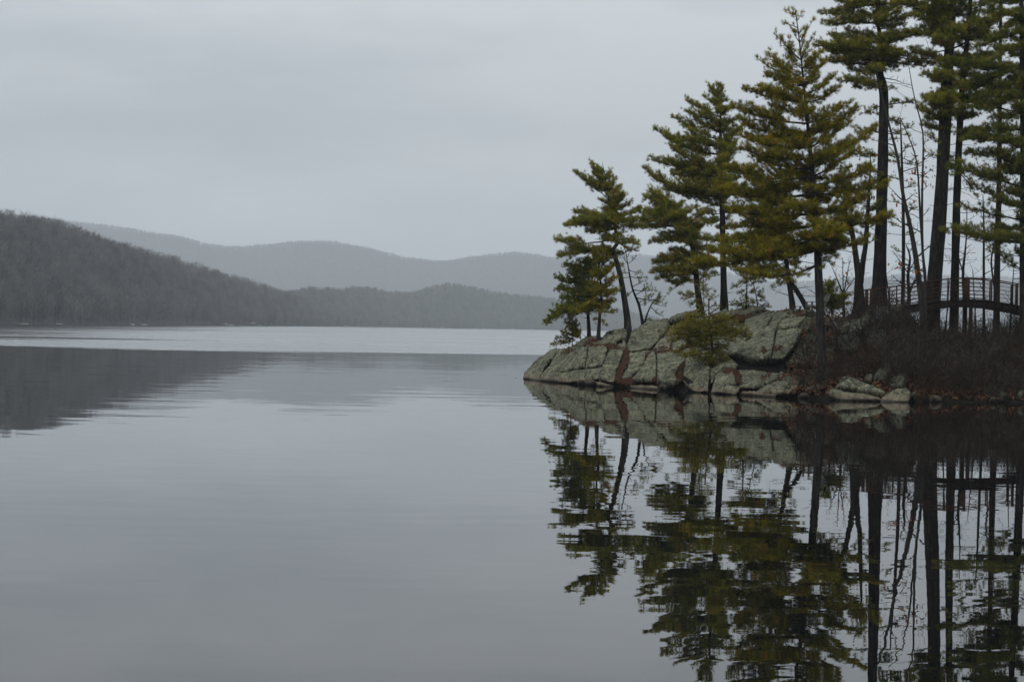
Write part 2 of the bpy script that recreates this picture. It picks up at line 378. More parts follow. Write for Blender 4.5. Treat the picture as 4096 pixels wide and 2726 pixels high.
def layer(name, xs, ridge, Y0, Y1, th):
    """sloping land from shore depth Y0(x) up to the ridge at Y1(x) and down behind; returns a sampler"""
    xs = np.asarray(xs, float); nt_ = 14
    yr = interp(xs, ridge) + 2.5 * vnoise(np.c_[xs * .02, xs * 0, xs * 0], 71) + 1.5 * vnoise(np.c_[xs * .06, xs * 0, xs * 0], 72); rows = []
    ridge_p = P(xs, yr, Y1); ridge_p[:, 2] = np.maximum(ridge_p[:, 2] - th, 0.3)
    base = P(xs, hz(xs), Y0); base[:, 2] = -1.0
    for i in range(nt_ + 1):
        t = i / nt_; zt = (0.35 * t + 0.65 * (3 * t * t - 2 * t ** 3))
        p = base * (1 - t) + ridge_p * t; p[:, 2] = -1.0 + (ridge_p[:, 2] + 1.0) * zt + 1.2 * np.sin(t * math.pi) * vnoise(np.c_[p[:, 0] * .02, p[:, 1] * .02, xs * 0], 5)
        rows.append(p)
    back = ridge_p.copy(); back[:, 1] += (Y1 - Y0) * 0.7; back[:, 0] *= 1.1; back[:, 2] = -1
    rows.append(back)
    V = np.stack(rows); nr, nc = V.shape[:2]
    i = np.arange(nr - 1)[:, None] * nc; j = np.arange(nc - 1)[None, :]
    g = Geo(); g.add(V.reshape(-1, 3), quads=np.stack([i + j, i + j + 1, i + nc + j + 1, i + nc + j], -1).reshape(-1, 4))
    o = tag(link(name, g.mesh(name, M_HILL, True)), kind='structure')
    def sample(u, t):
        fu = u * (nc - 1); iu = np.minimum(fu.astype(int), nc - 2); au = (fu - iu)[:, None]
        ft = t * nt_; it = np.minimum(ft.astype(int), nt_ - 1); at = (ft - it)[:, None]
        return (V[it, iu] * (1 - au) + V[it, iu + 1] * au) * (1 - at) + (V[it + 1, iu] * (1 - au) + V[it + 1, iu + 1] * au) * at
    return o, sample

def far_bare(seed, mat, wid=0.010, ntw=230):
    r = np.random.default_rng(seed); g = Geo()
    tube(g, [[0, 0, -.02], [.01, 0, .35], [-.01, .01, .62]], [.012, .009, .004], 3)
    for i in range(ntw):
        z0 = r.uniform(.18, .75) if i < 60 else r.uniform(.35, .92)
        a = r.uniform(0, 2 * math.pi); rad = .30 * math.sqrt(max(0.02, 1 - ((z0 - .62) / .42) ** 2)) * math.sqrt(r.uniform(0, 1))
        s = np.array([math.cos(a) * rad * .6, math.sin(a) * rad * .6, z0]) if i >= 26 else np.array([0, 0, z0 * .8])
        d = np.array([math.cos(a) * .6, math.sin(a) * .6, r.uniform(.5, 1.2)]); d /= np.linalg.norm(d); d += r.normal(0, .18, 3)
        L = r.uniform(.10, .22) if i >= 26 else r.uniform(.25, .4)
        e = s + d * L; w = wid * (1.0 if i >= 26 else 1.3)
        sd = np.cross(d, r.normal(0, 1, 3)); sd /= np.linalg.norm(sd)
        g.add([s - sd * w / 2, s + sd * w / 2, e], tris=[[0, 1, 2]])
    return g.mesh('far_bare_tree', mat)

def far_pine(seed, mat):
    r = np.random.default_rng(seed); g = Geo()
    tube(g, [[0, 0, -.02], [0, 0, .95]], [.016, .003], 3)
    for i in range(120):
        z = r.uniform(.2, .98); a = r.uniform(0, 6.283); L = (.26 * (1.02 - z) ** .7 + .02) * r.uniform(.6, 1.15)
        s = np.array([0, 0, z]); e = s + np.array([math.cos(a) * L, math.sin(a) * L, r.uniform(-.03, .05)])
        sd = np.array([-math.sin(a), math.cos(a), 0]) * .055; mid = (s + e) / 2 + np.array([0, 0, .01])
        g.add([s, mid - sd, e, mid + sd, mid + [0, 0, .05]], tris=[[0, 1, 4], [1, 2, 4], [2, 3, 4], [3, 0, 4]])
    return g.mesh('far_pine_tree', mat)

def forest(name, pts, scales, protos, label):
    n = len(pts); me = bpy.data.meshes.new(name); me.vertices.add(n); me.vertices.foreach_set('co', np.asarray(pts, np.float32).ravel())
    a = me.attributes.new('sc', 'FLOAT', 'POINT'); a.data.foreach_set('value', np.asarray(scales, np.float32))
    a = me.attributes.new('rz', 'FLOAT', 'POINT'); a.data.foreach_set('value', RNG.uniform(0, 6.28, n).astype(np.float32))
    a = me.attributes.new('pick', 'INT', 'POINT'); a.data.foreach_set('value', RNG.integers(0, len(protos), n).astype(np.int32))
    o = link(name, me); tag(o, label, 'forest', None, 'stuff')
    col = bpy.data.collections.new(name + '_kinds')
    for k, pm in enumerate(protos): col.objects.link(bpy.data.objects.new('%s_kind_%02d' % (name, k), pm))
    gt = bpy.data.node_groups.new(name, 'GeometryNodeTree')
    gt.interface.new_socket('Geometry', in_out='INPUT', socket_type='NodeSocketGeometry'); gt.interface.new_socket('Geometry', in_out='OUTPUT', socket_type='NodeSocketGeometry')
    gi = gt.nodes.new('NodeGroupInput'); go = gt.nodes.new('NodeGroupOutput')
    ip = gt.nodes.new('GeometryNodeInstanceOnPoints'); ci = gt.nodes.new('GeometryNodeCollectionInfo')
    ci.inputs['Collection'].default_value = col; ci.inputs['Separate Children'].default_value = True; ci.inputs['Reset Children'].default_value = True
    def att(nm, ty):
        x = gt.nodes.new('GeometryNodeInputNamedAttribute'); x.data_type = ty; x.inputs['Name'].default_value = nm; return x.outputs['Attribute']
    ip.inputs['Pick Instance'].default_value = True
    L = gt.links.new
    L(gi.outputs[0], ip.inputs['Points']); L(ci.outputs[0], ip.inputs['Instance']); L(att('pick', 'INT'), ip.inputs['Instance Index'])
    cx = gt.nodes.new('ShaderNodeCombineXYZ'); L(att('rz', 'FLOAT'), cx.inputs['Z']); L(cx.outputs[0], ip.inputs['Rotation'])
    L(att('sc', 'FLOAT'), ip.inputs['Scale']); L(ip.outputs[0], go.inputs[0])
    md = o.modifiers.new('woods', 'NODES'); md.node_group = gt
    return o

M_FTREED = simple_mat('far_dark_wood', [(.022, .020, .020), (.040, .036, .036)], 0.12, 1.0)
M_FTREEL = simple_mat('far_light_wood', [(.09, .083, .078), (.15, .14, .132)], 0.05, 1.0)
bare_kinds = [far_bare(s, (M_FTREE, M_FTREED, M_FTREEL)[s % 3]) for s in range(9)]
bare_fine = [far_bare(40 + s, M_FTREE, 0.020, 150) for s in range(4)]
pine_kinds = [far_pine(20 + s, M_FPINE) for s in range(3)]

xs1 = np.linspace(-3500, 1400, 120)
_, smp1 = layer('near_hill', xs1, R1, interp(xs1, SH), interp(xs1, SH) + np.interp(xs1, [-3500, 0, 1000, 1400], [300, 260, 220, 90]), 11.0)
n = 9500; u = RNG.uniform(0.3, 1, n); t = RNG.uniform(0.01, 1, n) ** 0.85
pts = smp1(u, t); keep = pts[:, 2] > 0.1
forest('hillside_woods', pts[keep], RNG.uniform(9.5, 15.5, n)[keep], bare_kinds + pine_kinds[:0], 'bare grey-brown deciduous woods covering the nearer hillside')
xs2 = np.linspace(850, 2900, 90)
_, smp2 = layer('shore_hill', xs2, R2, interp(xs2, SH), interp(xs2, SH) + 330, 13.0)
n = 9000; u = RNG.uniform(0, 1, n); t = RNG.uniform(0.01, 1, n) ** 0.9; pts = smp2(u, t)
xpx = xs2[0] + u * (xs2[-1] - xs2[0]); ispine = (RNG.uniform(0, 1, n) < np.interp(xpx, [900, 1200, 1500, 1700, 1900, 2300], [.01, .03, .10, .45, .55, .45]))
forest('shore_bare_woods', pts[~ispine], RNG.uniform(10, 15, (~ispine).sum()), bare_kinds[:4] + bare_fine[:2], 'hazy bare woods along the far shore in the middle distance')
forest('shore_pine_woods', pts[ispine], RNG.uniform(9, 15, ispine.sum()), pine_kinds, 'hazy greenish pine woods on the low far shore')
xs3 = np.linspace(-3800, 7800, 200)
_, smp3 = layer('far_hill', xs3, R3, 5800 + 0 * xs3, 7300 + 0 * xs3, 10.0)
n = 40000; u = RNG.uniform(.24, .80, n); t = 1 - RNG.uniform(0, 1, n) ** 2.2; pts = smp3(u, np.clip(t, 0.01, 1))
forest('far_ridge_woods', pts, 6 + 10 * RNG.uniform(0, 1, n) ** 2, bare_fine, 'pale hazy woods on the farthest ridges across the lake')

# things that stand out on the far shores
def far_thing(name, me, x, y, Y, scale, label, cat, group=None, rz=0.0):
    p = P(x, y, Y); o = link(name, me); o.location = tuple(p); o.scale = (scale,) * 3; o.rotation_euler.z = rz
    return tag(o, label, cat, group)
emer = far_bare(77, M_FTREE, 0.012, 420)
far_thing('bare_tree', emer, 38, 940, 985, 13.0, 'tall bare tree standing above the ridge of the nearer hill', 'tree')
for (x, y, s, lb) in [(1469, 1190, 13, 'tallest hazy pine of a row of three standing above the far shore woods'), (1502, 1190, 12, 'slim hazy pine in the middle of a row of three above the far shore woods'), (1527, 1190, 10, 'small hazy pine at the low end of a row of three on the far shore')]:
    far_thing('pine_tree', pine_kinds[x % 3], x, y, 2720, s * 1.2, lb, 'tree')
pale = [far_bare(60 + k, M_FTREEP, 0.007, 34) for k in range(3)]
for k, (x, y, Y, s, lb) in enumerate([(303, 1285, 842, 14, 'pale tall bare trunk among the woods low on the nearer hillside'), (328, 1292, 835, 12, 'pale forked bare trunk beside a taller pale trunk on the hillside'), (95, 1245, 830, 8, 'pale spreading bare tree low on the nearer hillside at far left'), (445, 1262, 900, 9, 'pale bare tree among dark woods right of the tallest pale trunk')]):
    far_thing('bare_tree', pale[k % 3], x, y, Y, s, lb, 'tree')

def boulder(seed, sub=3, rough=0.18):
    import bmesh
    bm = bmesh.new(); bmesh.ops.create_icosphere(bm, subdivisions=sub, radius=1.0)
    v = np.array([p.co[:] for p in bm.verts]); f = np.array([[q.index for q in p.verts] for p in bm.faces]); bm.free()
    r = np.random.default_rng(seed)
    for k in range(9):                                   # flat broken faces
        d = r.normal(0, 1, 3); d /= np.linalg.norm(d); c = r.uniform(.55, .85); s = v @ d; m_ = s > c
        v[m_] -= np.outer(s[m_] - c, d)
    v *= (1 + rough * .6 * fbm(v * 1.3 + seed, 4, seed))[:, None]
    g = Geo(); g.add(v, tris=f); return g
M_PALEROCK = simple_mat('far_pale_rock', [(.16, .15, .14), (.34, .32, .29), (.46, .44, .40)], 0.8, 0.95)
fb = [boulder(90 + k, 2).mesh('far_boulder', M_PALEROCK) for k in range(4)]
FB = [(900, 1295, 1.7, .5), (925, 1301, 1.9, .5), (1010, 1292, 1.7, .6), (1040, 1302, 1.8, .4), (530, 1298, .9, .45), (580, 1299, 1.2, .35), (95, 1293, 1.5, .25), (240, 1297, 1.3, .25), (1385, 1311, 1.5, .5), (1770, 1316, 1.2, 1.0), (1905, 1318, 1.6, .5), (1935, 1316, 1.3, .7), (2050, 1321, 2.2, .5), (2125, 1319, 1.6, 1.0)]
for k, (x, y, w, h_) in enumerate(FB):
    Y = float(interp(x, SH)) + 6; p = P(x, y, Y); p[2] = max(.1, p[2] - .3)
    o = link('shore_rock', fb[k % 4]); o.location = tuple(p); o.scale = (w * 1.8, 2.0, h_ * 1.6); o.rotation_euler.z = k * .0
    tag(o, *(('small pale rock at the waterline below the dark nearer hillside', 'rock', 'pale rocks below the nearer hill') if x < 1200 else ('small pale rock at the waterline below the hazy low pine woods', 'rock', 'pale rocks below the hazy woods')))

# ------------------------------------------------------------------ headland ground
WL = [(2060, 1509), (2097, 1515), (2200, 1527), (2300, 1537), (2400, 1545), (2500, 1550), (2600, 1556), (2700, 1563), (2800, 1570), (2900, 1577), (3000, 1581), (3100, 1588), (3200, 1591), (3300, 1597), (3400, 1601), (3500, 1604), (3600, 1606), (3700, 1606), (3800, 1608), (3900, 1610), (4000, 1610), (4096, 1611), (5600, 1640)]
CR = [(2060, 1505), (2097, 1508), (2130, 1480), (2200, 1430), (2260, 1396), (2300, 1371), (2350, 1347), (2400, 1342), (2450, 1322), (2540, 1316), (2570, 1300), (2640, 1282), (2690, 1274), (2740, 1262), (2800, 1250), (2830, 1262), (2880, 1250), (3000, 1238), (3060, 1238), (3100, 1246), (3160, 1242), (3200, 1244), (3260, 1252), (3400, 1262), (3450, 1243), (3530, 1232), (3600, 1236), (3640, 1248), (3690, 1310), (3740, 1372), (3800, 1385), (3900, 1390), (4000, 1380), (4096, 1335), (4250, 1262), (5600, 1230)]
CD = [(2060, 108.5), (2097, 108), (2200, 105), (2300, 103.5), (2400, 102.5), (2520, 102), (2700, 104), (2900, 105.5), (3050, 103), (3200, 99), (3300, 97), (3450, 98), (3550, 97.5), (3650, 95), (3750, 94), (3900, 95), (4096, 96), (5600, 104)]
def wl_depth(x):
    return 2.75 * F / (interp(x, WL) - hz(x))
def Ysurf(x, y):
    x = np.asarray(x, float); y = np.asarray(y, float)
    yw, yc = interp(x, WL), interp(x, CR); t = np.clip((yw - y) / np.maximum(yw - yc, 4), -0.1, 1.25)
    Y0 = wl_depth(x); return Y0 + (interp(x, CD) - Y0) * (0.35 * t + 0.65 * np.sign(t) * t * t)
def ground(x, y):
    return P(x, y, Ysurf(x, y))

xs = np.concatenate([np.linspace(2062, 4140, 210), np.linspace(4160, 5600, 30)])
rows = []
yw, yc = interp(xs, WL), interp(xs, CR)
inset = np.interp(xs, [2060, 2150, 3250, 3420], [.15, .55, .55, .10])     # the rock blocks stand proud of it
for t in np.concatenate([[-0.06], np.linspace(0, 1, 26)]):
    y = yw + (yc - yw) * t; p = ground(xs, y); p[:, 1] += inset; p[:, 2] -= inset * .35
    if t < 0: p[:, 2] = -0.6
    p[:, 2] += 0.10 * fbm(p * .9, 4, 3) * min(1, max(0, t * 6))
    rows.append(p)
crest = rows[-1]; wid = np.interp(xs, [2060, 2150, 2500, 3000, 4000], [.5, 2, 6, 9, 9])
for k, (f_, dz) in enumerate([(.25, .02), (.6, .25), (1.0, .7), (1.4, 1.3)]):
    p = crest.copy(); p[:, 1] += wid * f_; p[:, 2] = crest[:, 2] * (1 - dz) + 0.12 * fbm(p * .7, 3, 9) - (0.3 if dz > 1 else 0)
    rows.append(p)
V = np.stack(rows); nr, nc = V.shape[:2]; i = np.arange(nr - 1)[:, None] * nc; j = np.arange(nc - 1)[None, :]
g = Geo(); g.add(V.reshape(-1, 3), quads=np.stack([i + j, i + j + 1, i + nc + j + 1, i + nc + j], -1).reshape(-1, 4))
tag(link('ground', g.mesh('ground', M_SOIL, True)), kind='structure')

# ------------------------------------------------------------------ rock outcrop: separate blocks
NV = np.array([-0.12, -0.90, 0.40]); NV /= np.linalg.norm(NV)

def poly_mesh(poly, step, seed, jag):
    """jagged polygon -> cdt mesh in pixel space: pts, tris, distance to edge, boundary loop"""
    r = np.random.default_rng(seed); poly = np.asarray(poly, float); out = []
    for a, b in zip(poly, np.roll(poly, -1, 0)):
        L = np.linalg.norm(b - a); k = max(1, int(L / step)); nrm = np.array([-(b - a)[1], (b - a)[0]]) / (L + 1e-6)
        for i in range(k):
            f_ = i / k; out.append(a + (b - a) * f_ + nrm * (r.normal(0, jag) if i else r.normal(0, jag * .4)))
    B = np.array(out); lo, hi = B.min(0), B.max(0)
    gx, gy = np.meshgrid(np.arange(lo[0] + step * .5, hi[0], step), np.arange(lo[1] + step * .5, hi[1], step))
    Q = np.c_[gx.ravel(), gy.ravel()] + r.uniform(-.28, .28, (gx.size, 2)) * step
    def edge_d(q):
        a, b = B, np.roll(B, -1, 0); d = b - a; L2 = (d * d).sum(1) + 1e-9
        t = np.clip(((q[:, None, :] - a) * d).sum(2) / L2, 0, 1); c = a + t[..., None] * d
        return np.sqrt(((q[:, None, :] - c) ** 2).sum(2)).min(1)
    x, y = Q[:, 0:1], Q[:, 1:2]; a, b = B, np.roll(B, -1, 0)
    cr = ((a[:, 1] > y) != (b[:, 1] > y)) & (x < (b[:, 0] - a[:, 0]) * (y - a[:, 1]) / (b[:, 1] - a[:, 1] + 1e-9) + a[:, 0])
    Q = Q[cr.sum(1) % 2 == 1]; 
    if len(Q): Q = Q[edge_d(Q) > step * .45]
    pts = [Vector(p) for p in B] + [Vector(p) for p in Q]; nb = len(B)
    vo, eo, fo, ov, oe, of = delaunay_2d_cdt(pts, [], [list(range(nb))], 1, 1e-4)
    V = np.array([p[:] for p in vo]); T = np.array([f for f in fo if len(f) == 3])
    d = edge_d(V)
    return V, T, d

def relief(name, poly, seed, mat, lift=0.0, R=0.09, w=5.0, depth=0.9, step=5.0, jag=1.3, rough=1.0, back=None, tilt=1.0, Yf=None, grow=0.0):
    if grow:
        q_ = np.asarray(poly, float); c_ = q_.mean(0); d_ = q_ - c_; poly = c_ + d_ * (1 + grow / (np.linalg.norm(d_, axis=1) + 1e-6))[:, None]
    V, T, d = poly_mesh(poly, step, seed, jag)
    r = np.random.default_rng(seed + 500)
    base = P(V[:, 0], V[:, 1], (Yf or Ysurf)(V[:, 0], V[:, 1]))
    e = np.clip(d / w, 0, 1); prof = np.sqrt(np.maximum(0, 1 - (1 - e) ** 2))
    c = base.mean(0); s = base - c; ext = np.abs(s).max(0) + .1
    tl = tilt * (r.normal(0, .10) * s[:, 0] / ext[0] + r.normal(0, .10) * s[:, 2] / ext[2])
    h = lift + R * prof + prof * (tl + rough * (.19 * fbm(base * .8 + seed, 3, seed) + .07 * fbm(base * 2.6, 3, seed + 3) + .03 * fbm(base * 8, 3, seed + 5)))
    # broken steps across the face
    pl = r.normal(0, 1, 3); ph = base @ (pl / np.linalg.norm(pl)) * 1.1; h += prof * rough * .06 * (np.floor(ph) % 2); pl = r.normal(0, 1, 3) + np.array([.6, 0, 1.2]); ph = base @ (pl / np.linalg.norm(pl)) * 2.3 + .4 * fbm(base * 1.1, 2, seed + 9); h += prof * rough * .045 * (ph - np.floor(ph))
    top = base + NV * h[:, None]
    # boundary edges = edges used once
    ed = np.concatenate([T[:, [0, 1]], T[:, [1, 2]], T[:, [2, 0]]]); key = np.sort(ed, 1); _, inv, cnt = np.unique(key, axis=0, return_inverse=True, return_counts=True)
    be = ed[cnt[inv.ravel()] == 1]; n = len(V)
    low = base + np.array([0, 1.0, -.12]) * depth if back is None else base + np.array([0, 1.0, 0]) * (depth + back * prof[:, None])
    fa = top[T]; nn_ = np.cross(fa[:, 1] - fa[:, 0], fa[:, 2] - fa[:, 0]).sum(0)
    if nn_ @ NV < 0: T = T[:, ::-1]; be = be[:, ::-1]
    g = Geo(); g.add(np.vstack([top, low]), tris=np.vstack([T, T[:, ::-1] + n]), quads=np.c_[be[:, 1], be[:, 0], be[:, 0] + n, be[:, 1] + n])
    me = g.mesh(name, mat, True)
    return me

def block_group(parent, name, polys, mat, seed0):
    for k, item in enumerate(polys):
        poly, kw = item if isinstance(item, tuple) else (item, {})
        kw = dict(kw); kw.setdefault('grow', random.choice((.7, .9, 2.6)) if kw.get('lift', 0) < .4 else 0); kw['lift'] = kw.get('lift', 0) + random.uniform(-.05, .09); m_ = kw.pop('mat', mat)
        o = link(name, relief(name, poly, seed0 + k, m_, **kw)); o.parent = parent
        o.matrix_parent_inverse = Matrix.Translation(-parent.location)

def z(Zf, *pts): return [Zf(p) for p in pts]
oc = empty('rock_outcrop', ground(np.array(2700.), np.array(1562.)), 'long grey-green cracked granite outcrop sloping into the lake', 'rock')
BLK = [
 z(Z1, (245,1085), (255,1025), (330,945), (430,862), (535,782), (590,765), (600,790), (560,870), (470,965), (425,1050), (418,1112), (330,1100)),
 z(Z1, (602,775), (760,757), (923,748), (913,850), (883,968), (740,992), (602,1022), (545,1000), (522,945), (562,862)),
 z(Z1, (931,748), (1080,742), (1123,775), (1094,880), (1073,948), (960,972), (893,976), (922,850)),
 (z(Z1, (428,1055), (520,962), (600,1034), (740,1005), (890,988), (960,983), (1065,962), (1030,1060), (1020,1090), (820,1118), (600,1122), (425,1115)), dict(lift=.06)),
 (z(Z1, (1147,790), (1288,795), (1288,830), (1240,960), (1215,1010), (1210,1080), (1190,1130), (1042,1108), (1037,1050), (1077,960), (1108,880)), dict(lift=.12)),
 (z(Z1, (825,1132), (1000,1112), (1180,1150), (1200,1185), (900,1165)), dict(R=.10, depth=.6)),
 (z(Z1, (1340,1158), (1480,1150), (1640,1172), (1700,1205), (1640,1225), (1400,1200)), dict(R=.10, depth=.6)),
 z(Z1, (755,742), (860,660), (930,632), (1010,630), (1058,640), (1048,665), (930,690), (870,740)),
 z(Z1, (885,740), (945,698), (1058,672), (1110,600), (1175,615), (1185,660), (1138,718), (1000,736)),
 z(Z1, (1115,592), (1200,570), (1330,565), (1320,640), (1312,688), (1232,688), (1213,722), (1150,716), (1192,660), (1183,612)),
 z(Z1, (1240,725), (1318,702), (1328,760), (1298,788), (1152,780), (1232,742)),
 (z(Z1, (1385,605), (1470,545), (1600,492), (1757,467), (1770,532), (1738,600), (1648,700), (1568,780), (1420,798), (1347,798), (1342,740)), dict(lift=.1)),
 z(Z1, (1347,810), (1410,806), (1568,792), (1518,880), (1478,960), (1380,1060), (1280,1105), (1272,1060), (1352,950), (1352,880)),
 z(Z1, (1582,795), (1636,832), (1636,1088), (1590,1122), (1440,1120), (1372,1100), (1492,960), (1532,880)),
 (z(Z1, (1644,842), (1800,818), (1870,832), (1930,857), (1938,900), (1880,960), (1830,1060), (1850,1110), (1820,1172), (1720,1165), (1652,1135)), dict(lift=.22, tilt=1.8)),
 (z(Z1, (1795,532), (1960,505), (2060,450), (2215,420), (2225,560), (2100,620), (1960,622), (1800,698), (1782,796), (1642,818), (1585,785), (1662,700), (1752,602)), dict(lift=.02)),
 (z(Z1, (1762,490), (1830,440), (1990,398), (2060,392), (2050,440), (1945,478), (1830,518), (1772,515)), dict(lift=.22, R=.2)),
 z(Z1, (1802,708), (1960,632), (2200,640), (2250,760), (2180,898), (1960,868), (1880,820), (1792,800)),
 (z(Z1, (1952,880), (2180,920), (2192,1000), (2172,1215), (2060,1222), (1980,1180), (1917,1085), (1942,922)), dict(lift=.15)),
 z(Z2, (680,640), (930,520), (1095,600), (1180,700), (1080,840), (1000,930), (900,930), (790,900), (700,800)),
 z(Z2, (680,930), (790,910), (900,945), (1020,1040), (1000,1085), (860,1085), (770,1160), (715,1250), (690,1100)),
 z(Z2, (772,1170), (852,1092), (960,1100), (1000,1282), (882,1292), (850,1360), (722,1372)),
 (z(Z2, (888,1300), (1010,1304), (1040,1322), (990,1400), (860,1378)), dict(lift=.2, R=.14)),
 (z(Z2, (1032,1085), (1200,1092), (1500,1132), (1480,1218), (1300,1298), (1012,1298), (1070,1230)), dict(lift=-.15)),
 (z(Z2, (1512,1132), (1640,1152), (1720,1162), (1760,1230), (1700,1300), (1640,1360), (1460,1392), (1200,1362), (1312,1302), (1492,1227)), dict(lift=-.05)),
 (z(Z2, (1050,1376), (1200,1370), (1470,1395), (1450,1432), (1100,1418)), dict(R=.12, depth=.6)),
 (z(Z2, (1380,420), (1458,425), (1378,560), (1340,625), (1180,685), (1095,620), (1108,530), (1200,480)), dict(lift=.08)),
 (z(Z2, (1470,425), (1562,408), (1636,458), (1515,540), (1466,634), (1384,596), (1390,560)), dict(lift=.02)),
 (z(Z2, (1652,475), (1582,412), (1760,422), (1900,430), (1930,470), (1800,500), (1700,646), (1485,655), (1532,555)), dict(lift=.15)),
 (z(Z2, (1362,655), (1466,672), (1426,900), (1406,1016), (1230,1028), (1000,950), (1082,850), (1182,775), (1194,712)), dict(lift=.55, depth=1.4)),
 (z(Z2, (1480,690), (1690,675), (1765,685), (1720,800), (1602,950), (1540,1016), (1418,1016), (1438,890)), dict(lift=.5, depth=1.4)),
 (z(Z2, (700,480), (760,440), (840,418), (1100,394), (1280,388), (1392,412), (1200,470), (1100,480), (980,470)), dict(R=.2)),
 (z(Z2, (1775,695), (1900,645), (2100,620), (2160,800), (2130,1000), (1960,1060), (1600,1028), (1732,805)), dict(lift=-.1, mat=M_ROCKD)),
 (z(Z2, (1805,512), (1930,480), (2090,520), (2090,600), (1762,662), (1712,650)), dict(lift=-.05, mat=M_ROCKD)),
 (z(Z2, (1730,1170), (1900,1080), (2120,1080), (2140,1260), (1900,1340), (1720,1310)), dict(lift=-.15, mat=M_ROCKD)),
]
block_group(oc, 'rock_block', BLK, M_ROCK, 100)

# red-brown needle litter caught in the cracks
LIT = [
 (z(Z1, (1318,700), (1345,745), (1340,830), (1352,900), (1300,1010), (1262,1095), (1215,1100), (1222,1010), (1268,930), (1296,820), (1290,760)), .12),
 (z(Z1, (880,735), (1000,738), (1140,730), (1230,745), (1300,790), (1250,792), (1150,775), (1070,742), (930,748)), .14),
 (z(Z1, (870,738), (930,690), (1050,660), (1055,680), (960,705), (905,745)), .16),
 (z(Z1, (1590,790), (1700,760), (1800,720), (1810,800), (1960,850), (1900,860), (1790,818), (1640,836)), .17),
 (z(Z1, (1890,950), (1945,905), (1945,1010), (1905,1090), (1840,1150), (1835,1060)), .16),
 (z(Z1, (1525,870), (1570,795), (1560,860), (1510,930)), .14),
 (z(Z1, (1590,1070), (1640,1060), (1645,1130), (1560,1100)), .2),
 (z(Z1, (1210,1090), (1270,1080), (1400,1100), (1390,1150), (1230,1135)), .14),
 (z(Z2, (970,480), (1060,440), (1220,450), (1200,478), (1110,520), (1060,545), (1000,520)), .18),
 (z(Z2, (840,1130), (900,1090), (1010,1110), (1070,1210), (1040,1260), (960,1290), (880,1270), (830,1210)), .10),
 (z(Z2, (1300,1200), (1410,1155), (1390,1190), (1310,1250)), .27),
 (z(Z2, (1480,1230), (1560,1150), (1570,1180), (1510,1260)), .2),
 (z(Z2, (1600,1150), (1730,1120), (1720,1160)), .2),
 (z(Z2, (1285,960), (1330,910), (1360,990), (1300,1000)), .93), (z(Z2, (1440,930), (1540,900), (1530,970), (1450,975)), .88),
 (z(Z2, (1540,430), (1600,425), (1590,445)), .33), (z(Z2, (1660,475), (1760,455), (1790,460), (1740,490)), .4),
 (z(Z1, (640,860), (720,810), (800,790), (760,820)), .34), (z(Z1, (1640,600), (1690,590), (1660,640)), .42),
]
for k, (poly, off) in enumerate(LIT):
    q_ = np.asarray(poly, float); c_ = q_.mean(0); thin = c_ + (q_ - c_) * .5
    if off < .25: o = link('needle_litter', relief('needle_litter', thin, 300 + k, M_LITTER, lift=off - .07, R=.03, w=5, depth=.2, step=4.0, jag=3.2, rough=.4, tilt=0), oc); o.matrix_parent_inverse = Matrix.Translation(-oc.location)
    V, T, d = poly_mesh(poly, 6.0, 330 + k, 2.0); r_ = np.random.default_rng(360 + k)
    ar = .5 * np.abs(np.cross(V[T[:, 1]] - V[T[:, 0]], V[T[:, 2]] - V[T[:, 0]])); nfl = int(ar.sum() * (.20 if off < .25 else .12)) + 10
    tri = r_.choice(len(T), nfl, p=ar / ar.sum()); w_ = r_.dirichlet((1, 1, 1), nfl); uv = (V[T[tri]] * w_[..., None]).sum(1) + r_.normal(0, 3.0, (nfl, 2))
    c0 = ground(uv[:, 0], uv[:, 1]) + NV * (off + r_.uniform(-.02, .05, nfl))[:, None]; d_ = r_.normal(0, 1, (nfl, 3)); d_ -= np.outer(d_ @ NV, NV) * .7; d_ /= np.linalg.norm(d_, axis=1)[:, None]; s_ = np.cross(d_, NV + r_.normal(0, .3, (nfl, 3)))
    L_ = r_.uniform(.03, .08, nfl)[:, None]; g = Geo(); g.add(np.stack([c0 - d_ * L_, c0 + s_ * L_ * .35, c0 + d_ * L_, c0 - s_ * L_ * .35], 1).reshape(-1, 3), quads=np.arange(nfl * 4).reshape(-1, 4))
    o = link('loose_needles', g.mesh('loose_needles', M_LITTER)); o.parent = oc; o.matrix_parent_inverse = Matrix.Translation(-oc.location); o['kind'] = 'stuff'

# boulders on the right bank and in the water
def lone_rock(poly, seed, label, mat=M_ROCKD, group=None, name='boulder', **kw):
    kw.setdefault('R', .45); kw.setdefault('w', 40); kw.setdefault('depth', .25); kw.setdefault('back', .5)
    me = relief(name, poly, seed, mat, **kw)
    co = np.empty(len(me.vertices) * 3); me.vertices.foreach_get('co', co); co = co.reshape(-1, 3)
    b = np.array([co[:, 0].mean(), co[:, 1].mean(), co[:, 2].min()]); me.vertices.foreach_set('co', (co - b).ravel()); me.update()
    o = link(name, me, loc=tuple(b)); return tag(o, label, 'rock', group)
fl = lambda Y: (lambda x, y: Y + np.clip((1610 - np.asarray(y, float)) / 55, 0, 3) * .75)
fy = lambda Y: (lambda x, y: np.full(np.shape(x), float(Y)))
sp = empty('split_boulder', P(3440, 1605, 82.2), 'split pale granite boulder lying in the water below the brush', 'rock')
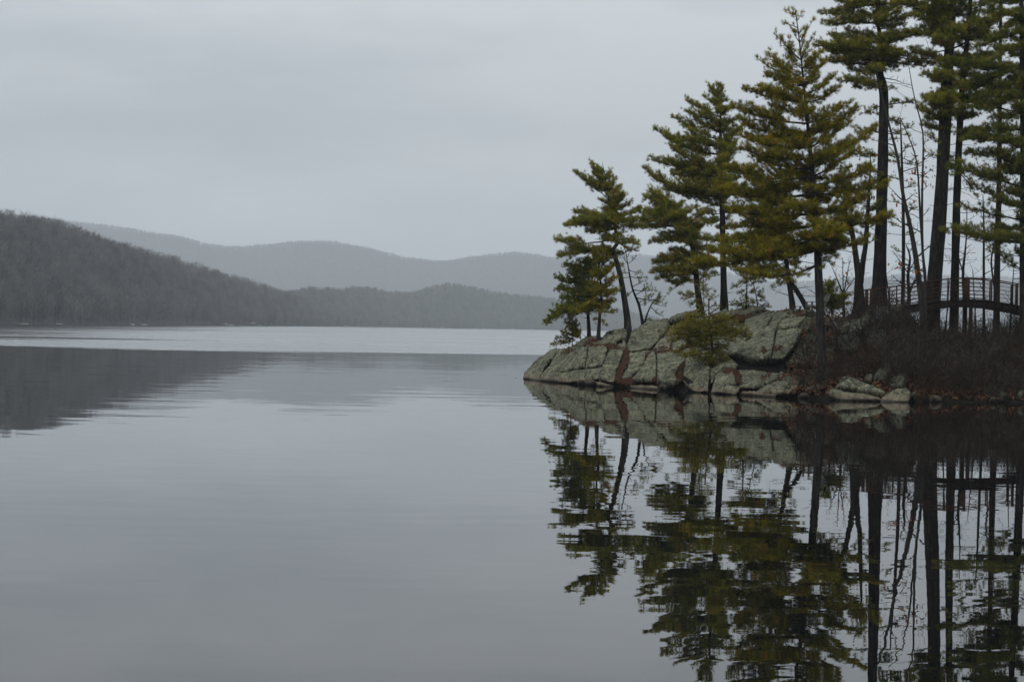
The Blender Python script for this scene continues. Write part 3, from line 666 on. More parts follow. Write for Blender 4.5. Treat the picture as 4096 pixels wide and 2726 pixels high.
for nm, poly, sd, kw in [('boulder_half', z(Z3, (308,1355), (330,1330), (375,1318), (460,1352), (580,1362), (700,1385), (800,1405), (852,1425), (840,1470), (700,1485), (450,1478), (350,1420), (318,1392)), 401, dict(Yf=fl(81.9), R=.3, w=22)),
                         ('boulder_half', z(Z3, (382,1310), (430,1265), (490,1222), (545,1208), (620,1235), (700,1268), (830,1322), (912,1380), (870,1412), (800,1398), (700,1378), (580,1352), (460,1342)), 402, dict(Yf=fl(81.9), R=.32, w=18))]:
    o = link(nm, relief(nm, poly, sd, M_ROCK, depth=.3, back=.6, step=4, rough=.7, **kw)); o.parent = sp; o.matrix_parent_inverse = Matrix.Translation(-sp.location)
lone_rock(z(Z3, (838,1460), (850,1430), (900,1382), (980,1335), (1075,1312), (1140,1340), (1162,1385), (1130,1480), (940,1490), (850,1485)), 403, 'rounded pale granite boulder in the water beside the split boulder', M_ROCK, Yf=fl(81.6), step=4, rough=.7, R=.3, w=22)
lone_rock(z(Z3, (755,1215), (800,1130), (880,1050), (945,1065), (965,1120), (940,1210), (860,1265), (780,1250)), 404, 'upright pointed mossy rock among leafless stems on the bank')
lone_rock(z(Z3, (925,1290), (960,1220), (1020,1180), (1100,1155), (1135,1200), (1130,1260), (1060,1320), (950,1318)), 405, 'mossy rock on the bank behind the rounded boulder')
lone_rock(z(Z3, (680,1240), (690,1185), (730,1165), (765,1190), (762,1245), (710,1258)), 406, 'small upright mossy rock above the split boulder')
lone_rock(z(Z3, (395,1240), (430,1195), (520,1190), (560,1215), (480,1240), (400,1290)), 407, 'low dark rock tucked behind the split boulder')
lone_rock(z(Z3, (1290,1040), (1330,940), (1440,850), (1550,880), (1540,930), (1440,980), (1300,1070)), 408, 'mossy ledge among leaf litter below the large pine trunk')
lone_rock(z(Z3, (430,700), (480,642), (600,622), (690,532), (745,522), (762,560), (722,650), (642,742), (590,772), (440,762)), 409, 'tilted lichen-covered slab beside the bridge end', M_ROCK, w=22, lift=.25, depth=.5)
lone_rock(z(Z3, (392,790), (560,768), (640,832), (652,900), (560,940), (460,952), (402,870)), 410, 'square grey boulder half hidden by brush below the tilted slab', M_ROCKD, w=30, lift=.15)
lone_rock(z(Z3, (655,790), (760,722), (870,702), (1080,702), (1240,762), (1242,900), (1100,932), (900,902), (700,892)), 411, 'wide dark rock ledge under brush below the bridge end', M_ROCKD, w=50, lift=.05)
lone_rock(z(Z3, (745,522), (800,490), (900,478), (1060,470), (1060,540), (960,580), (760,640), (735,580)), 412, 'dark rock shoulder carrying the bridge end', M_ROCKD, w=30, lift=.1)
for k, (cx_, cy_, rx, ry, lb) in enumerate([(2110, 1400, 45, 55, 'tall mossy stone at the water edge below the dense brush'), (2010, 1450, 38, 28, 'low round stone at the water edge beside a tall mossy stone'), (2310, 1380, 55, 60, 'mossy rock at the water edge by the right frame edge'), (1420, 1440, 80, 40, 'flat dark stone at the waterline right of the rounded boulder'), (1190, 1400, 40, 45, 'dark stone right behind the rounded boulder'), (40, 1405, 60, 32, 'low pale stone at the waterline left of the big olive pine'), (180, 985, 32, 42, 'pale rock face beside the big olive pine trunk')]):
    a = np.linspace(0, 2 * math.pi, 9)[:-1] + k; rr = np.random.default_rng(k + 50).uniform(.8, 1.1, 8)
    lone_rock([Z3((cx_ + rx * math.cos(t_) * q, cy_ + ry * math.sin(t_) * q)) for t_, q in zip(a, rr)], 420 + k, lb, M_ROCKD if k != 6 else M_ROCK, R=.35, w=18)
for k, (x, y, w_, h_, lb) in enumerate([(2327, 1538, 14, 9, 'dark angular stone at the foot of the outcrop, leftmost of two'), (2362, 1541, 26, 12, 'dark angular stone at the foot of the outcrop, rightmost of two'), (2655, 1560, 22, 10, 'dark overhanging stone at the waterline below a bright block')]):
    a = np.linspace(0, 2 * math.pi, 7)[:-1]
    lone_rock([(x + w_ * math.cos(t_), y - 2 + h_ * math.sin(t_)) for t_ in a], 450 + k, lb, M_ROCKD, R=.3, w=9, name='stone', lift=.3, step=4)


# ------------------------------------------------------------------ pines
def tuft_templates(nneedle, length, width, spread, k=6, seed=1):
    r = np.random.default_rng(seed); out = []
    for _ in range(k):
        V = []
        for i in range(nneedle):
            a = r.uniform(0, 6.283); th = r.uniform(.15, spread); z0 = r.uniform(-.35, .25) * length
            d = np.array([math.sin(th) * math.cos(a), math.sin(th) * math.sin(a), math.cos(th)])
            s = np.cross(d, r.normal(0, 1, 3)); s /= np.linalg.norm(s); b = np.array([0, 0, z0]); L = length * r.uniform(.75, 1.15)
            V += [b - s * width / 2, b + s * width / 2, b + d * L]
        out.append(np.array(V))
    return out

TUFT = {'pine': tuft_templates(27, .175, .0135, 1.25), 'sparse': tuft_templates(18, .15, .0135, 1.1, 6, 2), 'short': tuft_templates(24, .12, .0145, 1.3, 6, 3), 'hemlock': tuft_templates(14, .085, .016, 1.5, 6, 4), 'fine': tuft_templates(8, .12, .012, 1.0, 6, 5)}

def scatter_tufts(g, pos, axis, kind, rng, scale=1.0):
    pos = np.asarray(pos); axis = np.asarray(axis); n = len(pos)
    if n == 0: return
    axis = axis / (np.linalg.norm(axis, axis=1) + 1e-9)[:, None]
    ref = rng.normal(0, 1, (n, 3)); u = np.cross(axis, ref); u /= (np.linalg.norm(u, axis=1) + 1e-9)[:, None]; w = np.cross(axis, u)
    sc = rng.uniform(.75, 1.2, n) * scale; tint = np.clip(rng.normal(.42, .22, n) + .22 * vnoise(pos * 1.1, 31), 0, 1); tint = np.where(rng.uniform(0, 1, n) < .04, 1.0, np.minimum(tint, .9))
    pk = rng.integers(0, 6, n)
    for k in range(6):
        m = pk == k
        if not m.any(): continue
        T = TUFT[kind][k]; R = np.stack([u[m], w[m], axis[m]], 2)
        V = np.einsum('nij,mj->nmi', R, T) * sc[m][:, None, None] + pos[m][:, None, :]
        nv = len(T); g.add(V.reshape(-1, 3), tris=np.arange(m.sum() * nv).reshape(-1, 3), attr=np.repeat(tint[m], nv))

def bez(a, c, b, n):
    t = np.linspace(0, 1, n)[:, None]; return (1 - t) ** 2 * a + 2 * t * (1 - t) * c + t ** 2 * b

UP = np.array([0, 0, 1.0])
def grow_branch(gw, pos, axs, S, E, rng, dens=1.0, sag=.10, bare=.25, r0=None, sec=.30, kind='pine', flat=.25, spacing=.095, jitter=.03):
    """one limb from S to E: wood into gw, needle tufts into pos/axs"""
    L = np.linalg.norm(E - S)
    if L < .12: return
    C = (S + E) / 2 - UP * sag * L + rng.normal(0, .04, 3) * L
    n = max(5, int(L / .35) + 3); pts = bez(S, C, E, n)
    w = np.linspace(0, 1, n)[:, None]; pts = pts + rng.normal(0, jitter * L * .5, (n, 3)) * np.sin(w * math.pi) * .6
    r0 = (0.010 * L + .012) if r0 is None else r0
    rad = r0 * (1 - np.linspace(0, 1, n)) ** .8 + .004
    tube(gw, pts, rad, 5 if r0 > .02 else 4)
    step = .15 / dens ** .5; m = max(2, int(L * (1 - bare) / step)); side = 1 if rng.uniform() < .5 else -1
    for i in range(m + 1):
        f = bare + (1 - bare) * i / max(1, m); f = min(.999, f + rng.uniform(-.02, .02)); f = max(0, f)
        x = f * (n - 1); k = min(n - 2, int(x)); p = pts[k] + (pts[k + 1] - pts[k]) * (x - k)
        t = pts[k + 1] - pts[k]; t = t / (np.linalg.norm(t) + 1e-9)
        hor = np.cross(t, UP); hor /= (np.linalg.norm(hor) + 1e-9)
        if i == m:
            pos.append(p); axs.append(t + UP * .5); continue
        for s_ in (side, -side) if rng.uniform() < .75 * dens else (side,):
            a = rng.uniform(.5, 1.0); d = t * math.cos(a) + hor * s_ * math.sin(a) + UP * (rng.uniform(-.15, .55)) + rng.normal(0, flat * .6, 3)
            d /= np.linalg.norm(d)
            l = sec * L * (1.12 - f) * rng.uniform(.55, 1.2) + .10; l = min(l, 1.5)
            q = np.stack([p, p + d * l * .5 + UP * -.02 * l, p + d * l + UP * .12 * l])
            tube(gw, q, [r0 * .22 + .004, .005, .003], 3)
            nt_ = max(1, int(l * .8 / spacing))
            for j in range(nt_ + 1):
                h = 1 - (j * spacing / l) if j else 1.0
                if h < .15: break
                b = q[0] * (1 - h) ** 2 + 2 * h * (1 - h) * q[1] + h * h * q[2]
                pos.append(b + rng.normal(0, .035, 3)); axs.append(d * .8 + UP * .45 + rng.normal(0, .4, 3))
                lat = np.cross(d, UP)
                for s2 in (-1, 1):
                    if rng.uniform() < .5 * dens:
                        o2 = lat * s2 * rng.uniform(.07, .20) * (.5 + l) + d * rng.uniform(-.02, .1) + UP * rng.normal(0, .07)
                        pos.append(b + o2 + rng.normal(0, .03, 3)); axs.append(d * .6 + lat * s2 * .6 + UP * .5 + rng.normal(0, .3, 3))
        side = -side

def trunk_curve(tr, Y, n=26):
    """rows (x, y, width px[, depth shift]) -> world points, radii"""
    t = np.array([list(r) + [0] * (4 - len(r)) for r in tr], float)
    c = cat_rom(t, n); Yd = Y + c[:, 3]; p = P(c[:, 0], c[:, 1], Yd)
    return c, p, np.maximum(c[:, 2], 1) * .5 * px2m(Yd)

def bark_tube(g, p, r, k=10, seed=0, flare=True):
    k_ = k; n = len(p); rr = r.copy()
    if flare: rr[:3] *= np.array([1.28, 1.12, 1.04])
    tube(g, p, rr, k_)
    V = g.v[-1]; c = np.repeat(p, k_, 0); d = V - c; g.v[-1] = c + d * (1 + .10 * vnoise(V * 3.0 + seed, seed))[:, None]

def conifer(name, label, Y, tr, br, kind='pine', mat=None, bark=None, fill=1.0, dens=1.0, seed=0, sag=.08, fill_rise=.12, second=None, depth=.6, sec=.33, scale=1.0, bare=.20, stubs=0, cat='tree', n=26, fill_len=.75, spacing=.095):
    rng = np.random.default_rng(seed)
    mat = mat or M_PINE; bark = bark or M_BARK
    c, p, r = trunk_curve(tr, Y, n)
    root = empty(name, p[0], label, cat); pend = []
    def child(nm, g, m, smooth=True, attr=False):
        o = link(nm, g.mesh(nm, m, smooth, attr)); o.parent = root; o.matrix_parent_inverse = Matrix.Translation(-root.location); return o
    p[0] -= UP * .25
    g = Geo(); bark_tube(g, p, r, 10, seed); child('trunk', g, bark)
    stems = [(c, p, r)]
    if second:
        for s2 in second:
            c2, p2, r2 = trunk_curve(s2, Y, 18); g = Geo(); bark_tube(g, p2, r2, 8, seed + 3, False); child('trunk', g, bark); stems.append((c2, p2, r2))
    pos, axs = [], []
    def attach(y, which=0):
        c, p, r = stems[which]; i = int(np.argmin(np.abs(c[:, 1] - y))); return p[i], r[i], c[i]
    specs = []
    for b in br:
        y, ex, ey = b[:3]; kw = b[3] if len(b) > 3 else {}
        S, rt, cc = attach(y, kw.get('stem', 0)); dx = abs(ex - cc[0]) * px2m(Y)
        dY = kw.get('dy', rng.uniform(-1, 1) * depth * max(.25, dx * .55))
        E = P(ex, ey, Y + cc[3] + dY); specs.append((S, E, kw.get('dens', dens), kw, rt))
        nf = kw.get('fill', fill * 1.45); nf = int(nf) + (1 if rng.uniform() < nf - int(nf) else 0)
        L = np.linalg.norm(E - S)
        for q in range(nf):                                          # limbs towards and away from the viewer
            az = rng.uniform(-1.2, 1.2) + (math.pi / 2 if rng.uniform() < .5 else -math.pi / 2)
            hx = (E - S); rise = hx[2] / (L + 1e-6)
            dr = np.array([math.cos(az) * .8 + .25 * np.sign(hx[0]), math.sin(az), rise * .8 + fill_rise * rng.uniform(-.8, 1.7)])
            l = L * rng.uniform(.5, 1.0) * fill_len; S2, rt2, _ = attach(y + rng.uniform(-22, 22), kw.get('stem', 0))
            specs.append((S2, S2 + dr / np.linalg.norm(dr) * l, kw.get('dens', dens), dict(sag=rng.uniform(-.08, .14)), rt2))
    for S, E, dn, kw, rt in specs:
        g = Geo(); L = np.linalg.norm(E - S)
        if dn <= 0:
            bare_limb(g, S, E, rng, kw.get('r0', .010 * L + .01)); pend.append(g); continue
        grow_branch(g, pos, axs, S, E, rng, dn, kw.get('sag', sag), kw.get('bare', bare), min(.010 * L + .012, rt * .7) if 'r0' not in kw else kw['r0'], kw.get('sec', sec), kind, spacing=spacing)
        if g.n: pend.append(g)
    for k in range(stubs):                                           # dead snags
        i = rng.integers(2, int(len(c) * .6)); a = rng.uniform(0, 6.28); d = np.array([math.cos(a), math.sin(a) * .6, rng.uniform(-.1, .2)])
        g = Geo(); bare_limb(g, p[i], p[i] + d * rng.uniform(.5, 2.3), rng, .014); pend.append(g)
    g = Geo(); scatter_tufts(g, pos, axs, kind, rng, scale)
    cr_ = child('crown', g, mat, False, True)
    for g in pend: link('branch', g.mesh('branch', bark, True), cr_)
    return root

def bare_limb(g, S, E, rng, r0, depth=2, wig=.07):
    L = np.linalg.norm(E - S)
    if L < .05: return
    n = max(4, int(L / .3) + 2); w = np.linspace(0, 1, n)[:, None]; pts = S + (E - S) * w + np.cumsum(rng.normal(0, wig * L / n ** .5, (n, 3)), 0) * np.minimum(1, w * 3) * .6
    tube(g, pts, r0 * (1 - np.linspace(0, 1, n)) ** .9 + .0035, 4 if r0 > .012 else 3)
    if depth <= 0: return
    for i in range(max(2, int(L / .26))):
        f = rng.uniform(.25, .97); x = f * (n - 1); k = min(n - 2, int(x)); p = pts[k] + (pts[k + 1] - pts[k]) * (x - k)
        t = (E - S) / L; d = t * .7 + rng.normal(0, .55, 3) + UP * .2; d /= np.linalg.norm(d)
        bare_limb(g, p, p + d * L * (1.05 - f) * rng.uniform(.25, .6), rng, max(.004, r0 * .45 * (1 - f * .5)), depth - 1, wig)

def mz(Zf, rows): return [Zf(r) for r in rows]
def bz(Zf, rows):
    """(start_y, end_x, end_y[, kw]) in an enlarged view"""
    out = []
    for r in rows:
        _, sy = Zf((0, r[0]))[:2]; ex, ey = Zf((r[1], r[2]))[:2]; out.append((sy, ex, ey) + tuple(r[3:]))
    return out
SP = dict(dens=.55, fill=0); TP = dict(dens=.35, fill=.3, sag=.04); BARE = dict(dens=0, fill=0)

# leaning pine at the tip
conifer('pine_tree', 'wind-bent leaning pine near the lake end of the outcrop, with layered boughs', 102,
  mz(Z4, [(715,1490,62), (700,1300,52), (662,1050,44), (622,880,38), (594,785,33), (622,735,31), (620,680,28), (606,590,24), (585,500,17), (560,400,11), (545,300,8), (525,190,5), (510,95,3)]),
  bz(Z4, [(370,300,175), (330,425,98), (300,440,180), (260,470,130), (250,570,170), (320,620,215), (380,650,285), (440,640,330), (470,680,345), (500,740,400), (530,805,470,dict(fill=.5)), (450,490,390), (470,500,460), (560,290,488), (560,400,500), (590,225,590), (600,300,550), (610,385,640), (625,270,560), (690,140,705,dict(bare=.5)), (590,840,600,dict(bare=.3,fill=.3)), (575,760,540), (780,155,830,dict(bare=.35)), (785,250,770,dict(bare=.4)), (790,440,780,dict(bare=.4)), (690,740,690,SP), (730,790,790,SP), (700,530,680), (860,460,850,dict(dens=.6)), (900,500,950,dict(dens=.6)), (640,700,640,SP), (520,600,420), (540,540,470), (820,810,770,BARE), (700,450,690,BARE)]),
  seed=21, fill=1.3, depth=.7, sag=.06, dens=1.1, fill_len=.55)
conifer('pine_tree', 'bushy dark green pine on the outcrop tip, left of the leaning trunk', 103,
  mz(Z4, [(405,1452,30), (396,1280,24), (386,1120,19), (398,1000,12), (415,920,7), (425,850,3)]),
  bz(Z4, [(960,210,900), (900,330,868), (1080,152,1000), (1110,158,1092), (1150,180,1160), (1190,65,1360,dict(sag=-.10)), (1200,120,1290,dict(sag=-.05)), (1210,250,1300,dict(sag=-.08)), (1050,250,960), (1120,300,1010), (920,380,850), (1000,470,930), (1100,520,1060), (1160,500,1120), (1000,300,900), (940,480,860), (1180,300,1190), (1150,260,1110), (1230,330,1260,SP), (1320,330,1300,BARE), (1440,335,1425,BARE)]),
  mat=M_PINEG, kind='short', seed=22, fill=1.5, dens=1.4, depth=.8, sec=.36, scale=1.15, spacing=.085)
conifer('pine_tree', 'slim dark pine standing between the bushy pine and the leaning trunk', 101.5,
  mz(Z4, [(478,1447,28), (489,1280,24), (500,1150,18), (492,1000,12), (482,900,8), (500,780,4)]),
  bz(Z4, [(1000,600,905), (1050,620,1000), (1150,640,1100), (1180,610,1180), (1200,360,1225), (950,560,770), (900,450,770), (1100,570,1050), (1250,620,1270,SP), (1150,400,1100), (1080,420,1030), (850,520,770), (1230,330,1265), (1210,560,1215), (1000,420,960), (1320,540,1370,dict(dens=.5,fill=0)), (1300,440,1330,SP)]),
  mat=M_PINEY, kind='short', seed=23, fill=1.2, dens=1.25, depth=.8, sec=.36, scale=1.15, spacing=.085)
conifer('pine_sapling', 'small pine sapling at the very tip of the outcrop', 103.5,
  mz(Z4, [(272,1525,7), (272,1430,5), (278,1330,2)]),
  bz(Z4, [(1500,110,1525), (1440,185,1420), (1470,150,1470), (1440,335,1420), (1390,215,1350), (1380,325,1370), (1360,270,1300), (1480,205,1520), (1420,330,1470), (1400,230,1390)]),
  second=[mz(Z4, [(335,1480,6), (338,1420,4), (335,1370,2)])], mat=M_PINEY, kind='short', seed=24, fill=1.2, dens=1.1, depth=.9, sec=.4)
conifer('pine_tree', 'crooked thin pine with sparse tufts right behind the leaning trunk', 104,
  mz(Z4, [(828,1372,24), (795,1215,20), (745,1085,15), (712,920,10), (690,780,4)]),
  bz(Z4, [(900,640,800,SP), (850,740,760,SP), (880,770,830,SP), (950,810,960,SP), (1000,830,1000,SP), (960,640,960,SP), (1090,920,1100,SP), (1140,890,1050,SP), (1150,985,1175,SP), (1000,650,1000,SP), (1100,690,1150,SP), (1080,860,1010,SP), (820,670,720,SP), (1200,880,1140,dict(dens=.6,fill=1)), (1200,1000,1225,dict(dens=.5,fill=1,stem=1)), (1230,980,1300,dict(dens=.5,fill=.5,stem=1)), (1200,960,1130,dict(dens=.5,fill=1,stem=1)), (1240,800,1230,SP), (1330,900,1335,SP)]),
  second=[mz(Z4, [(836,1368,16), (868,1265,12), (915,1185,9), (985,1190,4)])], bark=M_BARKD, mat=M_PINEG, kind='sparse', seed=25, depth=.8, fill=.6, bare=.45)
# leaning pine left of the straight pine
conifer('pine_tree', 'dark pine leaning left in front of the tall straight pine', 104.5,
  mz(Z4, [(1285,1305,58), (1262,1150,48), (1245,1000,44), (1232,850,38), (1195,700,32), (1150,600,26), (1085,530,16), (1010,430,7), (985,390,4)]),
  bz(Z4, [(470,820,350), (500,880,308), (430,940,310), (440,1010,330), (530,760,470), (560,725,560), (600,870,500), (560,900,420), (480,1150,400), (520,1250,450), (650,885,728), (600,830,600), (720,960,670), (700,1000,640), (580,1310,480), (640,1340,560), (700,1350,700), (780,1400,780), (840,912,890), (870,960,840), (900,900,965), (930,1000,940), (960,945,1010), (800,1050,780), (1000,1020,1030), (1010,1000,1150,dict(dens=.4,fill=0,sag=-.25)), (980,1080,1080,dict(dens=.5,sag=-.15)), (1020,1330,1130,SP), (1100,1150,1180,SP), (1140,1110,1120,SP), (1180,1200,1230,SP), (850,1320,900), (900,1380,960,SP)]),
  bark=M_BARKD, seed=26, fill=1.5, dens=1.15, depth=.7, sag=.03, fill_len=.7)
# tall straight pine
conifer('pine_tree', 'tall straight pine with boughs swept left over the outcrop crest', 107,
  mz(Z5, [(655,1562,48), (650,1300,42), (645,1000,37), (640,800,33), (633,600,27), (630,400,19), (630,250,11), (620,130,6), (600,55,3)]),
  bz(Z5, [(130,555,65), (120,640,70), (160,560,110), (180,680,165), (210,520,140), (260,408,165), (230,720,200), (300,400,232), (330,540,230), (330,760,280), (380,470,300), (420,318,275), (440,790,330), (470,420,360), (540,203,358), (500,330,400), (560,740,430), (520,700,400), (600,300,470), (630,420,590), (640,850,600), (690,178,555), (650,280,560), (720,780,640), (780,128,618), (740,300,640), (760,430,680), (820,270,750), (800,400,740), (830,800,720), (870,500,830), (900,480,900), (900,830,880), (1000,830,960), (980,500,960), (1060,480,1080,dict(dens=.7)), (1100,780,1060), (1150,850,1120,dict(dens=.6)), (1130,540,1130,dict(dens=.5)), (1200,500,1180,SP), (1260,780,1250,SP), (1300,520,1330,SP)]),
  bark=M_BARKD, seed=27, fill=1.35, dens=1.1, depth=.6, sag=.12, fill_len=.66, n=34, stubs=7)
for k, (tr, br, lb) in enumerate([
   ([(1112,395,17), (1122,240,15), (1125,90,12), (1128,-60,8), (1120,-170,3)], [(150,1030,220), (200,1190,200), (120,1260,60), (330,915,345), (300,1010,370), (20,1000,-20), (-40,1230,-80), (-100,1060,-150), (350,1210,378), (40,960,150)], 'thin young pine, first of two slender stems on the outcrop crest'),
   ([(1255,392,14), (1235,260,12), (1205,110,10), (1190,-40,7), (1185,-140,3)], [(180,1310,200), (220,1300,250), (80,1340,70), (330,1385,375), (370,1330,385), (-20,1290,-40), (-80,1120,-90), (60,1100,90)], 'thin young pine, second of two slender stems on the outcrop crest')]):
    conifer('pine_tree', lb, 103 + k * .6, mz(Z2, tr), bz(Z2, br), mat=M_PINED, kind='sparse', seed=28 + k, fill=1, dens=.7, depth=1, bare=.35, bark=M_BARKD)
conifer('pine_tree', 'dark forked pine behind the chair, its second stem leaning sharply', 100.5,
  mz(Z5, [(1110,1545,36), (1085,1380,32), (1062,1220,28), (1022,1050,23), (982,930,15), (950,830,7), (940,780,3)]),
  bz(Z5, [(1000,800,1000), (950,760,920), (1080,830,1150), (1150,740,1215), (1020,1200,1000), (1180,1180,1180,SP), (930,1080,880), (880,870,890), (850,1000,800), (1100,930,1060), (1200,900,1200), (1060,720,1080), (1150,1230,1120,SP), (960,1150,930), (1330,790,1345,dict(stem=1)), (1310,880,1260,dict(stem=1)), (1335,980,1390,dict(stem=1,dens=.6)), (1320,700,1280,dict(stem=1)), (1240,850,1290), (1280,1160,1330,SP), (1450,960,1410,BARE), (1420,1250,1400,BARE), (1440,1270,1440,BARE)]),
  second=[mz(Z5, [(1212,1562,38), (1165,1475,36), (1105,1385,32), (1035,1330,20), (960,1312,11), (890,1330,5)])], bark=M_BARKD, mat=M_PINE, seed=30, fill=1.8, dens=1.1, depth=.9)
# big olive pine in front
conifer('pine_tree', 'big olive-green pine rising from the shore in front of the other trees', 84.6,
  [(3291,1572,40), (3286,1400,36), (3280,1250,33), (3270,1000,29), (3256,800,23), (3245,650,18), (3226,450,12), (3211,300,8), (3196,150,5), (3180,34,3)],
  [(70,3146,50,TP), (90,3205,52,TP), (120,3130,85,TP), (170,3254,75,TP), (160,3160,105,TP), (190,3228,105,TP), (230,3120,145,TP), (250,3098,136,TP), (250,3262,130,TP), (260,3150,190), (300,3075,215), (270,3290,200), (330,3028,230,dict(dens=.7)), (330,3300,240), (350,3058,290), (370,3340,300), (390,3120,330), (420,2978,358), (400,3038,345), (430,3360,350), (450,3080,420), (480,2930,425), (480,3400,410), (520,2960,480), (540,3430,430), (560,2965,545), (560,3080,500), (580,3400,490), (600,3010,560), (620,3512,500), (640,2955,592), (660,3380,570), (690,3050,640), (700,2910,668), (700,3440,590), (730,3000,720), (740,3490,671), (770,2863,754), (780,2960,770), (790,3548,738), (800,3400,740), (830,3060,800), (850,2912,839), (850,3480,780), (870,3414,823), (880,3000,880), (890,3570,863), (900,2980,900), (930,3440,880), (950,2888,966), (950,2760,1057,dict(sec=.24)), (980,3477,948), (970,2990,985), (990,2840,1010), (1000,3352,1020), (1000,2948,1033), (1010,3100,1030), (1030,2960,1080,dict(dens=.7)), (1020,3330,1060,dict(dens=.7)), (1080,3200,1100,SP), (1155,3225,1152,BARE), (1245,3345,1300,dict(dens=0,fill=0))],
  mat=M_PINEY, seed=31, fill=1.0, dens=1.05, depth=.7, sag=.11, fill_len=.62, n=40, stubs=8, bark=M_BARK, sec=.34, spacing=.105)
# dwarf spruce and twin trunk
conifer('spruce_tree', 'dwarf dark spruce beside the big olive pine trunk on the crest', 98,
  [(3330,1262,8), (3322,1200,6), (3310,1140,3)],
  [(1170,3350,1165), (1160,3285,1150), (1190,3385,1190), (1200,3400,1178), (1210,3390,1215), (1215,3290,1200), (1220,3300,1225), (1180,3280,1170), (1150,3335,1135), (1200,3270,1195), (1228,3350,1232)],
  mat=M_PINED, bark=M_BARKD, kind='hemlock', seed=32, fill=2, dens=1.6, depth=1, sec=.4, scale=1.4, spacing=.09)
conifer('forked_pine_tree', 'dark trunk forked into a V between the big olive pine and the bridge', 99,
  [(3434,1245,44), (3437,1170,40), (3432,1090,28), (3420,1000,23), (3408,930,20), (3388,880,18), (3380,820,14), (3372,740,8), (3360,660,4)],
  [(930,3350,905,dict(dens=.7)), (900,3430,860,dict(dens=.7)), (870,3320,850), (840,3430,800), (800,3330,770), (780,3420,740), (740,3320,700), (700,3400,660), (960,3330,950,SP), (900,3540,870,dict(stem=1,dens=.6)), (950,3400,920,dict(stem=1,dens=.5)), (850,3530,800,dict(stem=1)), (800,3420,770,dict(stem=1)), (740,3530,700,dict(stem=1)), (700,3430,660,dict(stem=1)), (1050,3500,1030,BARE), (1000,3350,1010,BARE), (880,3330,940,BARE)],
  second=[[(3440,1130,30), (3450,1060,24), (3462,980,21), (3468,900,18), (3474,800,13), (3480,700,8), (3482,620,4)]], mat=M_PINED, bark=M_BARKD, seed=33, fill=1.0, dens=.8, depth=1)
conifer('pine_tree', 'massive contorted pine with flat-topped boughs above the bridge end', 99.6,
  [(3512,1238,70), (3518,1120,56), (3524,900,46), (3530,700,42), (3535,450,38), (3534,360,36), (3517,290,31), (3522,235,29), (3540,198,25), (3526,160,19), (3512,90,15), (3512,-40,12), (3506,-180,8), (3500,-320,4)],
  bz(Z6, [(640,890,630), (660,1000,690), (560,960,540), (520,750,480,dict(bare=.3)), (500,800,400,dict(bare=.3)), (430,780,370), (440,880,470), (400,700,350), (420,1000,420), (380,850,300), (330,820,270), (300,950,230), (200,760,190), (180,880,150), (100,745,110), (60,870,80), (0,860,5), (-40,1000,-20), (-80,800,-60), (360,1480,260,dict(bare=.35)), (430,1440,430), (440,1650,510,dict(bare=.45)), (470,1560,520), (160,1530,110), (220,1400,190), (300,1400,280), (120,1380,60), (20,1500,0), (-60,1400,-60), (-120,900,-140), (-160,1450,-150), (-220,950,-240), (-240,1350,-260), (-320,1000,-340), (-380,1250,-400), (-480,1050,-500), (-500,1180,-560)]) +
  bz(Z6, [(610,1470,660,dict(dens=0,fill=0)), (800,1500,800,SP), (850,1060,900,dict(dens=.6)), (950,1420,1000,SP), (1000,1000,1000,dict(dens=.6)), (1100,1450,1060,SP), (1200,1000,1230,dict(dens=.5)), (1150,900,1180,SP), (1330,1060,1300,SP), (1400,1460,1430,BARE), (1250,1560,1300,BARE)]),
  bark=M_BARKD, seed=34, fill=1.25, dens=1.15, depth=.9, sag=.02, stubs=18, n=44, sec=.25, spacing=.105)
conifer('pine_tree', 'thickest dark pine trunk rising past the middle of the bridge', 97.6,
  [(3722,1395,66), (3736,1150,60), (3756,900,55), (3775,600,50), (3786,350,44), (3800,150,39), (3806,0,36), (3811,-150,31), (3815,-320,24)],
  [(330,3692,295), (350,3720,310), (380,3700,400), (400,3670,430), (420,3690,385), (450,3700,470), (470,3680,440), (560,3700,540,dict(dens=.7)), (210,3690,112), (160,3700,80), (140,3620,130,dict(bare=.4)), (60,3640,20), (40,3570,12), (60,3900,20,dict(bare=.4)), (130,3950,72,dict(bare=.5)), (190,3990,75,dict(bare=.4)), (250,3960,250,dict(bare=.3)), (240,3650,230,dict(dens=0,fill=0)), (200,3610,195,dict(dens=0,fill=0)), (330,3900,360), (420,3850,440), (-40,3600,-60), (-60,3950,-80), (-140,3650,-170), (-160,3900,-200), (-240,3700,-260), (900,3830,960,dict(dens=0,fill=0)), (180,3760,150,dict(dy=-2.2)), (140,3830,120,dict(dy=-2.0)), (400,3790,380,dict(dy=-2.2)), (330,3760,290,dict(dy=-1.8)), (-10,3680,-20), (20,3720,-10,dict(dy=-2)), (-20,3880,-20), (90,3650,60), (260,3640,200), (520,3850,520,SP), (620,3700,600,SP), (700,3840,690,SP), (260,3900,300), (500,3690,500), (640,3860,640,SP)],
  bark=M_BARKD, mat=M_PINE, seed=35, fill=1.5, dens=1.15, depth=.9, n=40, fill_len=.7, stubs=16)
